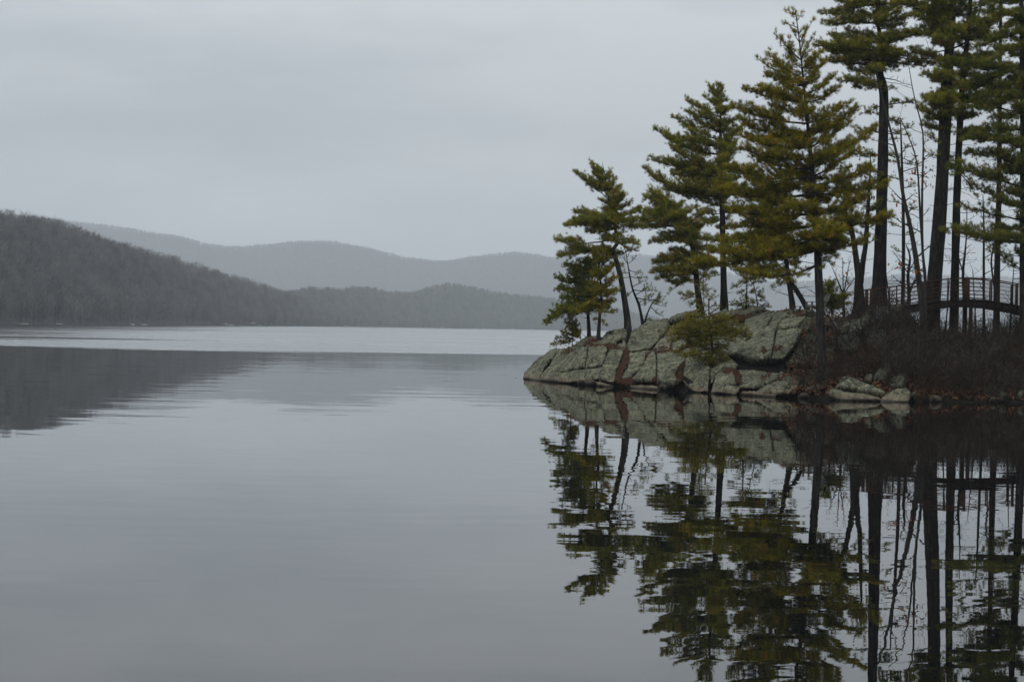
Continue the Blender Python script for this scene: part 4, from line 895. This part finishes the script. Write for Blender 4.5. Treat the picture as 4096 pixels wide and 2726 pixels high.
conifer('pine_tree', 'slimmer dark pine trunk just right of the thickest trunk', 98.4,
  [(3813,1395,36), (3822,1000,33), (3829,750,29), (3845,400,24), (3865,200,20), (3882,0,17), (3890,-150,13), (3896,-300,7)],
  [(170,3920,150), (200,3830,160), (250,3940,240), (330,4010,300,dict(bare=.3)), (300,3800,290), (360,3930,345), (400,3920,400), (440,3800,430), (470,3900,460), (120,4000,70,dict(bare=.3)), (60,3820,40), (20,3980,-10), (-60,3830,-90), (-100,3980,-130), (-180,3840,-200), (690,3920,810,dict(dens=.35,fill=0,sag=-.12)), (740,3760,755,BARE), (420,4020,410), (500,3960,520), (560,3900,560), (10,3820,-10), (90,3960,110), (150,4020,150), (220,4010,220), (610,3900,620,SP), (640,3790,640,SP), (680,3870,670,SP), (380,4030,360), (-20,4000,-40)],
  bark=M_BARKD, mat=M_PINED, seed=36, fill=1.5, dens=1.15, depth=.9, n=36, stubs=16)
conifer('pine_tree', 'dark pine at the right frame edge reaching long boughs over the bridge', 90,
  [(4094,1410,34), (4095,1000,31), (4094,700,27), (4090,300,22), (4086,0,18), (4082,-200,12), (4080,-350,5)],
  [(40,3990,60), (80,3950,20), (120,3900,190), (150,4010,120), (190,3960,250), (220,4030,200), (270,3800,250,dict(bare=.4)), (300,3880,330), (330,3830,350,dict(bare=.4)), (360,3990,330), (400,3930,390), (450,3840,430,dict(bare=.3)), (480,3960,470), (520,3880,520), (570,3850,560), (600,3930,560), (650,3870,612), (690,3990,600), (730,3785,668,dict(sag=-.05)), (760,3900,700,dict(dens=.7)), (820,3880,740,dict(dens=.7)), (860,3960,800,dict(dens=.7)), (880,3830,820,dict(dens=.6)), (960,3772,920), (980,3900,950), (1000,3980,930), (1060,3960,1000,SP), (1100,4000,1040,SP), (-20,4000,-60), (-80,3980,-120), (-160,4020,-200)] +
  [(100,4200,60), (200,4260,180), (300,4240,270), (420,4280,380), (520,4230,500), (650,4300,600), (780,4240,740), (920,4280,900), (1020,4200,1000)],
  bark=M_BARKD, mat=M_PINED, seed=37, fill=1.3, dens=1.1, depth=.8, n=40, stubs=16, sag=-.02, sec=.30, spacing=.105)

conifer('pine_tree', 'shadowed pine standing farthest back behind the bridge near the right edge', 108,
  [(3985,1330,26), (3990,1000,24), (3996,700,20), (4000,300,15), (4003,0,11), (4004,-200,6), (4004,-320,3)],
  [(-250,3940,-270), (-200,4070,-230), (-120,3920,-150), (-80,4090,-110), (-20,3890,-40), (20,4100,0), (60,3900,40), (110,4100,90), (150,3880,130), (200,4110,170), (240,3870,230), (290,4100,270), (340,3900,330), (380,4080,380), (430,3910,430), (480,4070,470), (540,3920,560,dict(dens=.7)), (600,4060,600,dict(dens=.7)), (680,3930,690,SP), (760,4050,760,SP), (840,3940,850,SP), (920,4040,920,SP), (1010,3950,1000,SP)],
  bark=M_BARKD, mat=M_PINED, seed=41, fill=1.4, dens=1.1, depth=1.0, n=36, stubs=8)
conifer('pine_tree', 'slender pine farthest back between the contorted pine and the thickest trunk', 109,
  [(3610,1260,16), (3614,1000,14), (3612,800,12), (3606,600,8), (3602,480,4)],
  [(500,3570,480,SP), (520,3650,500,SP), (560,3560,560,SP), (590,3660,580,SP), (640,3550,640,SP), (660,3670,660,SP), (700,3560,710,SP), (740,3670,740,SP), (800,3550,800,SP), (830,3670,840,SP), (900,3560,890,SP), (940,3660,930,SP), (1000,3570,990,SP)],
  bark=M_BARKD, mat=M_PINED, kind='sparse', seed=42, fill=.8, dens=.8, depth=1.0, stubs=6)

# hemlock in front of the outcrop, and the smaller one with a broken top
conifer('hemlock_tree', 'yellow-green feathery hemlock with a snapped top in front of the outcrop', 91,
  mz(Z2, [(690,1390,24), (715,1150,26), (725,900,24), (700,650,20), (685,450,16), (682,265,15)]),
  bz(Z2, [(480,420,470), (520,540,480), (540,900,500), (560,470,540), (600,240,620), (640,190,700), (620,330,600), (650,1160,690), (600,1080,590), (560,950,520), (680,220,760), (720,300,740), (700,1150,720), (740,420,800), (760,340,880), (760,1000,780), (800,280,890), (820,500,850), (840,900,860), (860,470,900), (900,640,1000), (900,880,950), (940,700,1020), (960,560,1050), (980,830,1070), (930,470,970), (950,930,1020), (880,380,940), (1000,640,1090), (640,800,660), (700,560,720), (620,1000,640), (580,640,560), (300,760,190,dict(dens=.25,fill=0)), (360,800,350,dict(dens=.3,fill=0)), (340,560,400,dict(dens=.3,fill=0)), (440,830,380,dict(dens=.3,fill=0)), (500,600,430)]),
  mat=M_HEM, kind='hemlock', seed=38, fill=.6, dens=.8, depth=1.0, sag=-.06, sec=.34, spacing=.065, fill_rise=0, scale=1.25)
conifer('hemlock_tree', 'thin wispy hemlock behind the snapped hemlock against the crest', 101,
  mz(Z2, [(628,430,8), (625,250,7), (622,100,5), (618,-30,3)]),
  bz(Z2, [(200,430,230), (250,420,330), (300,480,390), (120,520,110), (150,750,160), (260,760,300), (320,500,430), (60,700,40), (350,740,400), (220,330,220)]),
  mat=M_HEM, kind='fine', seed=39, fill=1, dens=.5, depth=1, bare=.3)

# ------------------------------------------------------------------ leafless trees
def leaf_mesh():
    g = Geo(); o = [(0, 0), (.22, .12), (.16, .3), (.34, .45), (.2, .58), (.26, .8), (0, 1.0), (-.24, .8), (-.2, .58), (-.34, .42), (-.17, .28), (-.22, .12)]
    v = [[x * .13, .02 * math.sin(y * 5 + x * 6), -y * .15] for x, y in o]; g.add(v + [[0, -.015, -.07]], tris=[[12, i, (i + 1) % 12] for i in range(12)])
    return g.mesh('leaf', M_LEAF)
LEAF = leaf_mesh()
def bare_tree(name, label, Y, stems, seed, lim=(), leaves=(), mat=None, auto=10, alen=1.2, cat='tree', ystart=.3):
    rng = np.random.default_rng(seed); mat = mat or M_BARKG; root = None
    for si, tr in enumerate(stems):
        c, p, r = trunk_curve(tr, Y, 20)
        if root is None:
            root = empty(name, p[0], label, cat); inv = Matrix.Translation(-root.location); p[0] -= UP * .2; first = (c, p, r)
        g = Geo(); bark_tube(g, p, r, 7, seed, si == 0); o = link('trunk', g.mesh('trunk', mat, True), root); o.matrix_parent_inverse = inv
        for k in range(auto):
            i = int(len(p) * (ystart + (1 - ystart) * (k + rng.uniform(0, 1)) / auto)); i = min(i, len(p) - 1)
            a = rng.uniform(0, 6.28); d = np.array([math.cos(a), math.sin(a) * .8, rng.uniform(.1, .9)]); d /= np.linalg.norm(d)
            g = Geo(); bare_limb(g, p[i], p[i] + d * alen * rng.uniform(.5, 1.2), rng, max(.006, r[i] * .35)); o = link('branch', g.mesh('branch', mat, True), root); o.matrix_parent_inverse = inv
    c, p, r = first
    for (y, ex, ey) in lim:
        i = int(np.argmin(np.abs(c[:, 1] - y))); E = P(ex, ey, Y + rng.uniform(-.6, .6)); g = Geo(); bare_limb(g, p[i], E, rng, r[i] * .45); o = link('branch', g.mesh('branch', mat, True), root); o.matrix_parent_inverse = inv
    for (x, y, sx_, sy_, n_) in leaves:
        for k in range(n_):
            q = P(x + rng.normal(0, sx_), y + rng.normal(0, sy_), Y + rng.normal(0, .25)); o = link('leaf', LEAF, root); o.matrix_parent_inverse = inv
            o.location = tuple(q); o.rotation_euler = (rng.normal(0, .6), rng.normal(0, .6), rng.uniform(0, 6.28)); s_ = rng.uniform(.8, 1.5); o.scale = (s_, s_, s_)
    return root

bare_tree('bare_tree', 'leaning leafless grey sapling crossing in front of the bridge railing', 92.5,
  [[(3698,1400,28), (3690,1255,26), (3666,1050,21), (3640,900,18), (3612,780,15), (3592,640,12), (3562,520,9), (3532,400,6), (3490,200,3)]], 51,
  lim=[(900,3560,860), (1050,3760,960), (640,3660,560), (520,3660,500), (780,3550,740), (560,3480,560)], auto=9, alen=1.3)
bare_tree('oak_tree', 'slender twin-stemmed young oak holding a few rust-brown dead leaves', 92,
  [[(3703,1400,14), (3702,1250,13), (3700,1100,12), (3690,1000,11), (3688,800,10), (3692,650,8), (3690,520,6), (3655,380,4), (3625,200,2)], [(3702,1150,11), (3692,1020,10), (3680,850,9), (3672,700,7), (3655,600,5), (3600,470,3)]], 52,
  lim=[(1100,3590,1050), (1080,3640,1060), (660,3720,610), (700,3620,690)], leaves=[(3690,715,32,18,26), (3650,660,28,25,14), (3592,1058,16,12,12), (3672,1075,12,14,7), (3730,690,8,30,6), (3480,700,60,60,14), (3400,780,40,60,10), (3620,800,40,60,8)], auto=11, alen=1.1)
bare_tree('bare_tree', 'gnarled dark leafless small tree behind the left half of the railing', 99.5,
  [[(3632,1262,18), (3636,1180,15), (3632,1100,12), (3640,1030,8), (3625,980,4)], [(3635,1180,10), (3655,1130,9), (3690,1100,5)]], 53, lim=[(1180,3590,1130), (1150,3560,1090), (1100,3570,1000), (1210,3570,1190), (1160,3700,1130), (1090,3680,1020)], auto=10, alen=1.0, mat=M_BARKD)
bare_tree('bare_tree', 'thin leafless forked sapling beside the bridge apex post', 98, [[(3856,1330,13), (3856,1200,12), (3852,1090,11), (3860,1010,8), (3866,930,5), (3868,820,3)], [(3853,1090,7), (3840,1050,5), (3830,1000,3)]], 54, auto=9, alen=1.0, mat=M_BARKD)
bare_tree('bare_tree', 'straight thin dark sapling between the apex post and the right railing', 97.5, [[(3936,1340,12), (3935,1200,11), (3935,1050,10), (3935,900,7), (3932,780,3)]], 55, auto=16, alen=1.3, mat=M_BARKD, ystart=.2)
bare_tree('bare_tree', 'bent thin leafless sapling over the right half of the railing', 96.5, [[(3992,1330,10), (3985,1200,9), (3970,1100,8), (3966,1030,7), (3985,950,6), (4002,830,5), (4020,740,3)]], 56, auto=12, alen=1.1, mat=M_BARKD)
bare_tree('bare_shrub', 'fan-shaped leafless shrub with thin stems on the crest', 98.5, [[(3376,1265,12), (3374,1220,10), (3372,1180,8), (3350,1120,5), (3325,1060,2)], [(3373,1185,6), (3385,1120,5), (3400,1040,2)], [(3373,1190,5), (3372,1110,4), (3370,1030,2)], [(3373,1180,5), (3405,1130,4), (3440,1090,2)]], 57, auto=7, alen=.7, cat='shrub', mat=M_BARKD, leaves=[(3400,1130,25,30,5)])
bare_tree('fallen_branch', 'pale dead branch hanging beside the big olive pine trunk', 90, [[(3292,1232,7), (3318,1262,6), (3338,1288,5), (3350,1315,3)]], 58, lim=[(1262,3322,1310), (1280,3342,1300), (1295,3335,1325), (1290,3356,1330)], auto=4, alen=.4, mat=M_TWIGP, cat='branch')
for k, (x, y0, y1, dx, lb) in enumerate([(3780, 1390, 1120, 18, 'thin leafless sapling in front of the bridge girder between the two dark trunks'), (3905, 1380, 1080, -14, 'thin leafless sapling crossing the bridge just right of its apex'), (4040, 1340, 1060, 16, 'twiggy leafless sapling in front of the right end of the railing'), (3560, 1250, 1060, -20, 'twiggy leafless sapling behind the left end of the railing')]):
    bare_tree('bare_tree', lb, 93.5 if k < 3 else 100, [[(x, y0, 8), (x + dx * .3, y0 - (y0 - y1) * .4, 6), (x + dx, y1, 3)]], 60 + k, auto=14, alen=.95, mat=M_BARKD, ystart=.15)
# broken stick in the water
g = Geo(); a, b = P(2734, 1508, 90.2), P(2806, 1576, 89.2); tube(g, cat_rom([a, (a + b) / 2 + [0, 0, .05], b - [0, 0, .1]], 8), np.linspace(.09, .15, 8), 8, True)
me = g.mesh('driftwood', M_BARKD, True); o = link('driftwood', me); tag(o, 'short dark broken log leaning on the outcrop into the water', 'log')

# ------------------------------------------------------------------ brush on the bank
def shrub_mesh(seed, stems=16, h=1.3, spread=.55, mat=None):
    rng = np.random.default_rng(seed); g = Geo()
    for k in range(stems):
        a = rng.uniform(0, 6.28); d = np.array([math.cos(a) * spread * rng.uniform(.2, 1.3), math.sin(a) * spread * rng.uniform(.2, 1.3), 1.0])
        S = np.array([rng.normal(0, .18), rng.normal(0, .18), -.1]); bare_limb(g, S, S + d * h * rng.uniform(.4, 1.1), rng, .009, 2, .2)
    return g.mesh('bare_shrub', mat or M_TWIG)
M_TWIG2 = simple_mat('reddish_twigs', [(.012, .008, .006), (.034, .022, .015), (.064, .044, .032)], 3, 0.95, 0, 1, (1, 1, 1), 0.1)
M_TWIG3 = simple_mat('grey_twigs', [(.028, .025, .022), (.060, .054, .047), (.11, .10, .088)], 3, 0.95, 0, 1, (1, 1, 1), 0.1)
SHR = [shrub_mesh(200 + k, 21, 1.5, .9, (M_TWIG2, M_TWIG, M_TWIG2, M_TWIG3, M_TWIG2, M_TWIG)[k]) for k in range(6)]
rng = np.random.default_rng(77)
BR = [(3350, 1480), (3420, 1400), (3470, 1450), (3480, 1380), (3530, 1420), (3560, 1360), (3600, 1400), (3620, 1330), (3640, 1440), (3560, 1480), (3600, 1520), (3680, 1420), (3700, 1480), (3660, 1540), (3760, 1450), (3780, 1520), (3740, 1560), (3830, 1430), (3840, 1500), (3820, 1570), (3890, 1420), (3900, 1480), (3910, 1550), (3950, 1400), (3960, 1460), (3970, 1520), (3990, 1580), (4030, 1400), (4040, 1460), (4050, 1530), (4080, 1380), (4090, 1440), (4085, 1500), (4080, 1580), (3240, 1340), (3255, 1420), (3230, 1480), (3220, 1540), (3330, 1400), (3350, 1340), (3300, 1540), (3370, 1520), (3500, 1500), (3460, 1300), (3520, 1290), (3580, 1300), (4150, 1450), (4150, 1540), (3730, 1410), (3860, 1400), (3930, 1395), (4010, 1385), (3800, 1410), (4060, 1350), (3440, 1500), (3690, 1380), (3870, 1590), (3940, 1590), (3700, 1590), (3210, 1420), (3400, 1330)]
BR += [(x + 27, y - 22) for (x, y) in BR if x > 3380] + [(x - 18, y + 24) for (x, y) in BR if x > 3560 and y < 1540] + [(4140 + 46 * (q % 9), 1330 + 62 * (q // 9) + 17 * (q % 3)) for q in range(36)]
for k, (x, y) in enumerate(BR):
    o = link('bare_shrub', SHR[k % 6]); p = ground(np.array(float(x + rng.normal(0, 8))), np.array(float(y))); o.location = tuple(p); o.rotation_euler = (rng.normal(0, .12), rng.normal(0, .12), rng.uniform(0, 6.28))
    s_ = rng.uniform(.65, 1.15) * (.8 if x < 3300 else 1); o.scale = (s_ * 1.15, s_ * 1.15, s_)
    lb, gr = (('leafless twiggy shrub around the foot of the big olive pine', 'shrubs round the big olive pine') if x < 3310 else ('leafless twiggy shrub between the big olive pine and the thickest trunk', 'shrubs above the split boulder') if x < 3650 else ('leafless twiggy shrub low on the bank at the dark waterline right of the boulders', 'shrubs at the waterline') if y > 1500 else ('leafless twiggy shrub high on the bank under the bridge', 'shrubs under the bridge'))
    tag(o, lb, 'shrub', gr)

def laurel_mesh(seed):
    rng = np.random.default_rng(seed); gw = Geo(); gl = Geo()
    for k in range(11):
        a = rng.uniform(0, 6.28); E = np.array([math.cos(a) * .5, math.sin(a) * .5, rng.uniform(.5, 1.2)]); pts = bez(np.array([0, 0, -.1]), E * [.3, .3, .6], E, 5); tube(gw, pts, np.linspace(.012, .005, 5), 3)
        for j in range(26):
            q = pts[rng.integers(2, 5)] + rng.normal(0, .13, 3); d = rng.normal(0, 1, 3) + UP * .4; d /= np.linalg.norm(d); s_ = np.cross(d, UP + rng.normal(0, .3, 3)); s_ /= np.linalg.norm(s_); L = rng.uniform(.06, .10)
            gl.add([q, q + d * L * .5 + s_ * L * .2, q + d * L, q + d * L * .5 - s_ * L * .2], quads=[[0, 1, 2, 3]], attr=rng.uniform(0, .9))
    return gw.mesh('stem', M_BARKD), gl.mesh('foliage', M_LAUREL, False, True)
LAU = [laurel_mesh(300 + k) for k in range(3)]
for k, (x, y, s_) in enumerate([(3775, 1330, 1.0), (3850, 1340, 1.2), (3910, 1330, 1.1), (3970, 1330, 1.2), (4040, 1320, 1.3), (3760, 1395, .7), (3820, 1400, .8), (3880, 1410, .9), (3990, 1380, 1.0), (4085, 1360, 1.2), (4070, 1280, 1.0), (3650, 1340, .6), (3340, 1320, .5), (4030, 1250, .9), (4090, 1235, 1.0)]):
    p = ground(np.array(float(x)), np.array(float(max(y, float(interp(x, CR)) + 3)))); 
    root = empty('evergreen_shrub', p, 'dark evergreen shrub with small glossy leaves in the brush below the bridge', 'shrub', 'evergreen shrubs below the bridge'); root.scale = (s_,) * 3; root.rotation_euler.z = k * 1.7
    link('stem', LAU[k % 3][0], root); link('foliage', LAU[k % 3][1], root)

# fallen leaves over the bank
rng = np.random.default_rng(5); g = Geo(); n = 7000
xx = np.concatenate([rng.uniform(3300, 4600, int(n * 1.4)), rng.uniform(3140, 3320, 1500)]); f_ = rng.uniform(0, 1, len(xx)); yy = interp(xx, WL) + (interp(xx, CR) - interp(xx, WL)) * (.02 + .98 * f_)
c = ground(xx, yy); c[:, 1] += .03; c[:, 2] += .06 + rng.uniform(0, .12, len(xx))
d = rng.normal(0, 1, (len(xx), 3)); d /= np.linalg.norm(d, axis=1)[:, None]; s_ = np.cross(d, rng.normal(0, 1, (len(xx), 3))); s_ /= np.linalg.norm(s_, axis=1)[:, None]
L = rng.uniform(.05, .11, len(xx))[:, None]; V = np.stack([c - d * L, c + s_ * L * .5, c + d * L, c - s_ * L * .5], 1)
g.add(V.reshape(-1, 3), quads=np.arange(len(xx) * 4).reshape(-1, 4))
tag(link('fallen_leaves', g.mesh('fallen_leaves', M_LEAFD)), 'rust-brown fallen leaves scattered over the brushy bank', 'leaves', None, 'stuff')

# ------------------------------------------------------------------ footbridge
DK = [(3440, 1246), (3500, 1243), (3610, 1228), (3700, 1214), (3780, 1204), (3860, 1199), (3950, 1204), (4070, 1224), (4200, 1258)]
RAILH = [(3440, 78), (3500, 80), (3700, 93), (3860, 92), (3885, 92), (3950, 90), (4070, 87), (4200, 85)]
def BY(x): return np.interp(x, [3440, 4200], [97.5, 94.0])
def bp(x, up_m=0.0, side=0):
    p = P(float(x), float(interp(x, DK)), float(BY(x))); p[2] += up_m; p[1] += side; return p
root = empty('footbridge', bp(3860), 'rust-brown arched steel footbridge with horizontal railings', 'bridge')
inv = Matrix.Translation(-root.location)
def bchild(nm, g, m, par=None):
    o = link(nm, g.mesh(nm, m), par or root); o.matrix_parent_inverse = inv; return o
xs = np.linspace(3462, 4196, 25); W = 1.25
for sd in (0, W):
    g = Geo()
    for a, b in zip(xs[:-1], xs[1:]):
        A, B = bp(a, -.17, sd), bp(b, -.17, sd); bar(g, A, B + (B - A) * .02, .03, .34); 
        for dz in (-.15, .15): bar(g, A + [0, 0, dz], B + (B - A) * .02 + [0, 0, dz], .14, .025)
    bchild('girder', g, M_RUSTD)
dl = np.linspace(3462, 4196, 64); pm = None
for k in range(63):
    A, B = bp(dl[k], .03, W / 2), bp(dl[k + 1], .03, W / 2); t = (B - A); L = np.linalg.norm(t)
    if pm is None: g = Geo(); box(g, (0, 0, 0), L * .93, W + .1, .045); pm = g.mesh('deck_plank', M_RUSTD)
    o = link('deck_plank', pm, root); m4 = Matrix.Translation(Vector((A + B) / 2)) @ Matrix.Rotation(-math.atan2(t[2], t[0]), 4, 'Y') @ Matrix.Rotation(math.atan2(t[1], t[0]), 4, 'Z')
    o.matrix_parent_inverse = inv; o.matrix_basis = m4
H = 1.06
for sd in (0, W):
    for lvl, (hh, th) in enumerate([(H, .055), (.86, .028), (.67, .028), (.48, .028), (.30, .028), (.12, .028)]):
        g = Geo()
        for a, b in zip(xs[:-1], xs[1:]):
            A, B = bp(a, hh, sd), bp(b, hh, sd); bar(g, A, B + (B - A) * .03, th if lvl else .10, th)
        bchild('top_rail' if lvl == 0 else 'rail', g, M_RUST)
    sh = 0 if sd == 0 else 8
    for x, w in [(3484, .15), (3585 - sh, .06), (3690 + sh, .10), (3790 - sh, .06), (3872 + sh * 1.6, .12), (3965 + sh * 2.4, .06), (4065 + sh, .12), (4150, .06)]:
        g = Geo(); A = bp(x, -.05, sd + (.02 if sd else -.02)); bar(g, A, A + [0, 0, H + .02], w, w * .8); bchild('post', g, M_RUST)
for sd in (0.05, W - .05):
    g = Geo(); A = bp(3885, -.30, sd); B = A.copy(); B[2] = .8; bar(g, A, B, .16, .16); bchild('pier', g, M_RUSTD)

# ------------------------------------------------------------------ wooden chair and low table on the crest
def wood_part(root, nm, a, b, w, h, mat=None):
    g = Geo(); bar(g, a, b, w, h); o = link(nm, g.mesh(nm, mat or M_WOOD), root); return o
cp = ground(np.array(3258.), np.array(1256.)); cp[1] = 97.2; cp = P(3264., 1254., 97.2)
ch = empty('garden_chair', cp, 'weathered wooden armchair partly hidden by the big olive pine trunk', 'chair')
for s_ in (-.34, .34):
    wood_part(ch, 'arm', (s_, -.42, .57), (s_, .38, .60), .13, .03)
    wood_part(ch, 'leg', (s_, -.36, -.1), (s_, -.36, .555), .05, .09)
    wood_part(ch, 'leg', (s_, .30, -.1), (s_, .30, .58), .05, .09)
    wood_part(ch, 'seat_rail', (s_ * .9, -.36, .37), (s_ * .9, .45, .18), .03, .10)
for k in range(6): wood_part(ch, 'seat_slat', (-.30, -.34 + k * .12, .425 - k * .028), (.30, -.34 + k * .12, .425 - k * .028), .09, .022)
wood_part(ch, 'apron', (-.33, -.375, .33), (.33, -.375, .33), .025, .14)
for k in range(5): wood_part(ch, 'back_slat', (-.26 + k * .13, .30, .22), (-.28 + k * .14, .62, .95 + (.06 if k == 2 else 0)), .10, .022)
wood_part(ch, 'back_rail', (-.33, .33, .46), (.33, .33, .46), .03, .07)
ch.rotation_euler.z = -math.pi / 2 + .25
tp = P(3185., 1247., 98.0)
tb = empty('low_table', tp, 'small dark wooden table with slanted legs on the outcrop crest', 'table')
for k in range(4): wood_part(tb, 'table_plank', (-.24, -.18 + k * .12, .27), (.24, -.18 + k * .12, .27), .108, .03, M_BARKG)
for s_ in (-1, 1):
    for t_ in (-.15, .15): wood_part(tb, 'leg', (s_ * .10, t_, -.05), (s_ * .21, t_, .25), .05, .04, M_BARKG)
    wood_part(tb, 'cross_bar', (s_ * .14, -.16, .12), (s_ * .14, .16, .12), .03, .05, M_BARKG)

# ------------------------------------------------------------------ haze
def add_haze():
    m, nt, nn, ll, out = new_mat('haze_air')
    v = N(nt, 'ShaderNodeVolumePrincipled', Density=0.00017, Anisotropy=0.2)
    v.inputs['Color'].default_value = (.89, .95, 1.0, 1)
    ll.new(v.outputs[0], out.inputs['Volume'])
    g = Geo(); box(g, (0, 5600, 239), 22000, 11600, 480)
    tag(link('haze', g.mesh('haze', m)), kind='stuff')
add_haze()
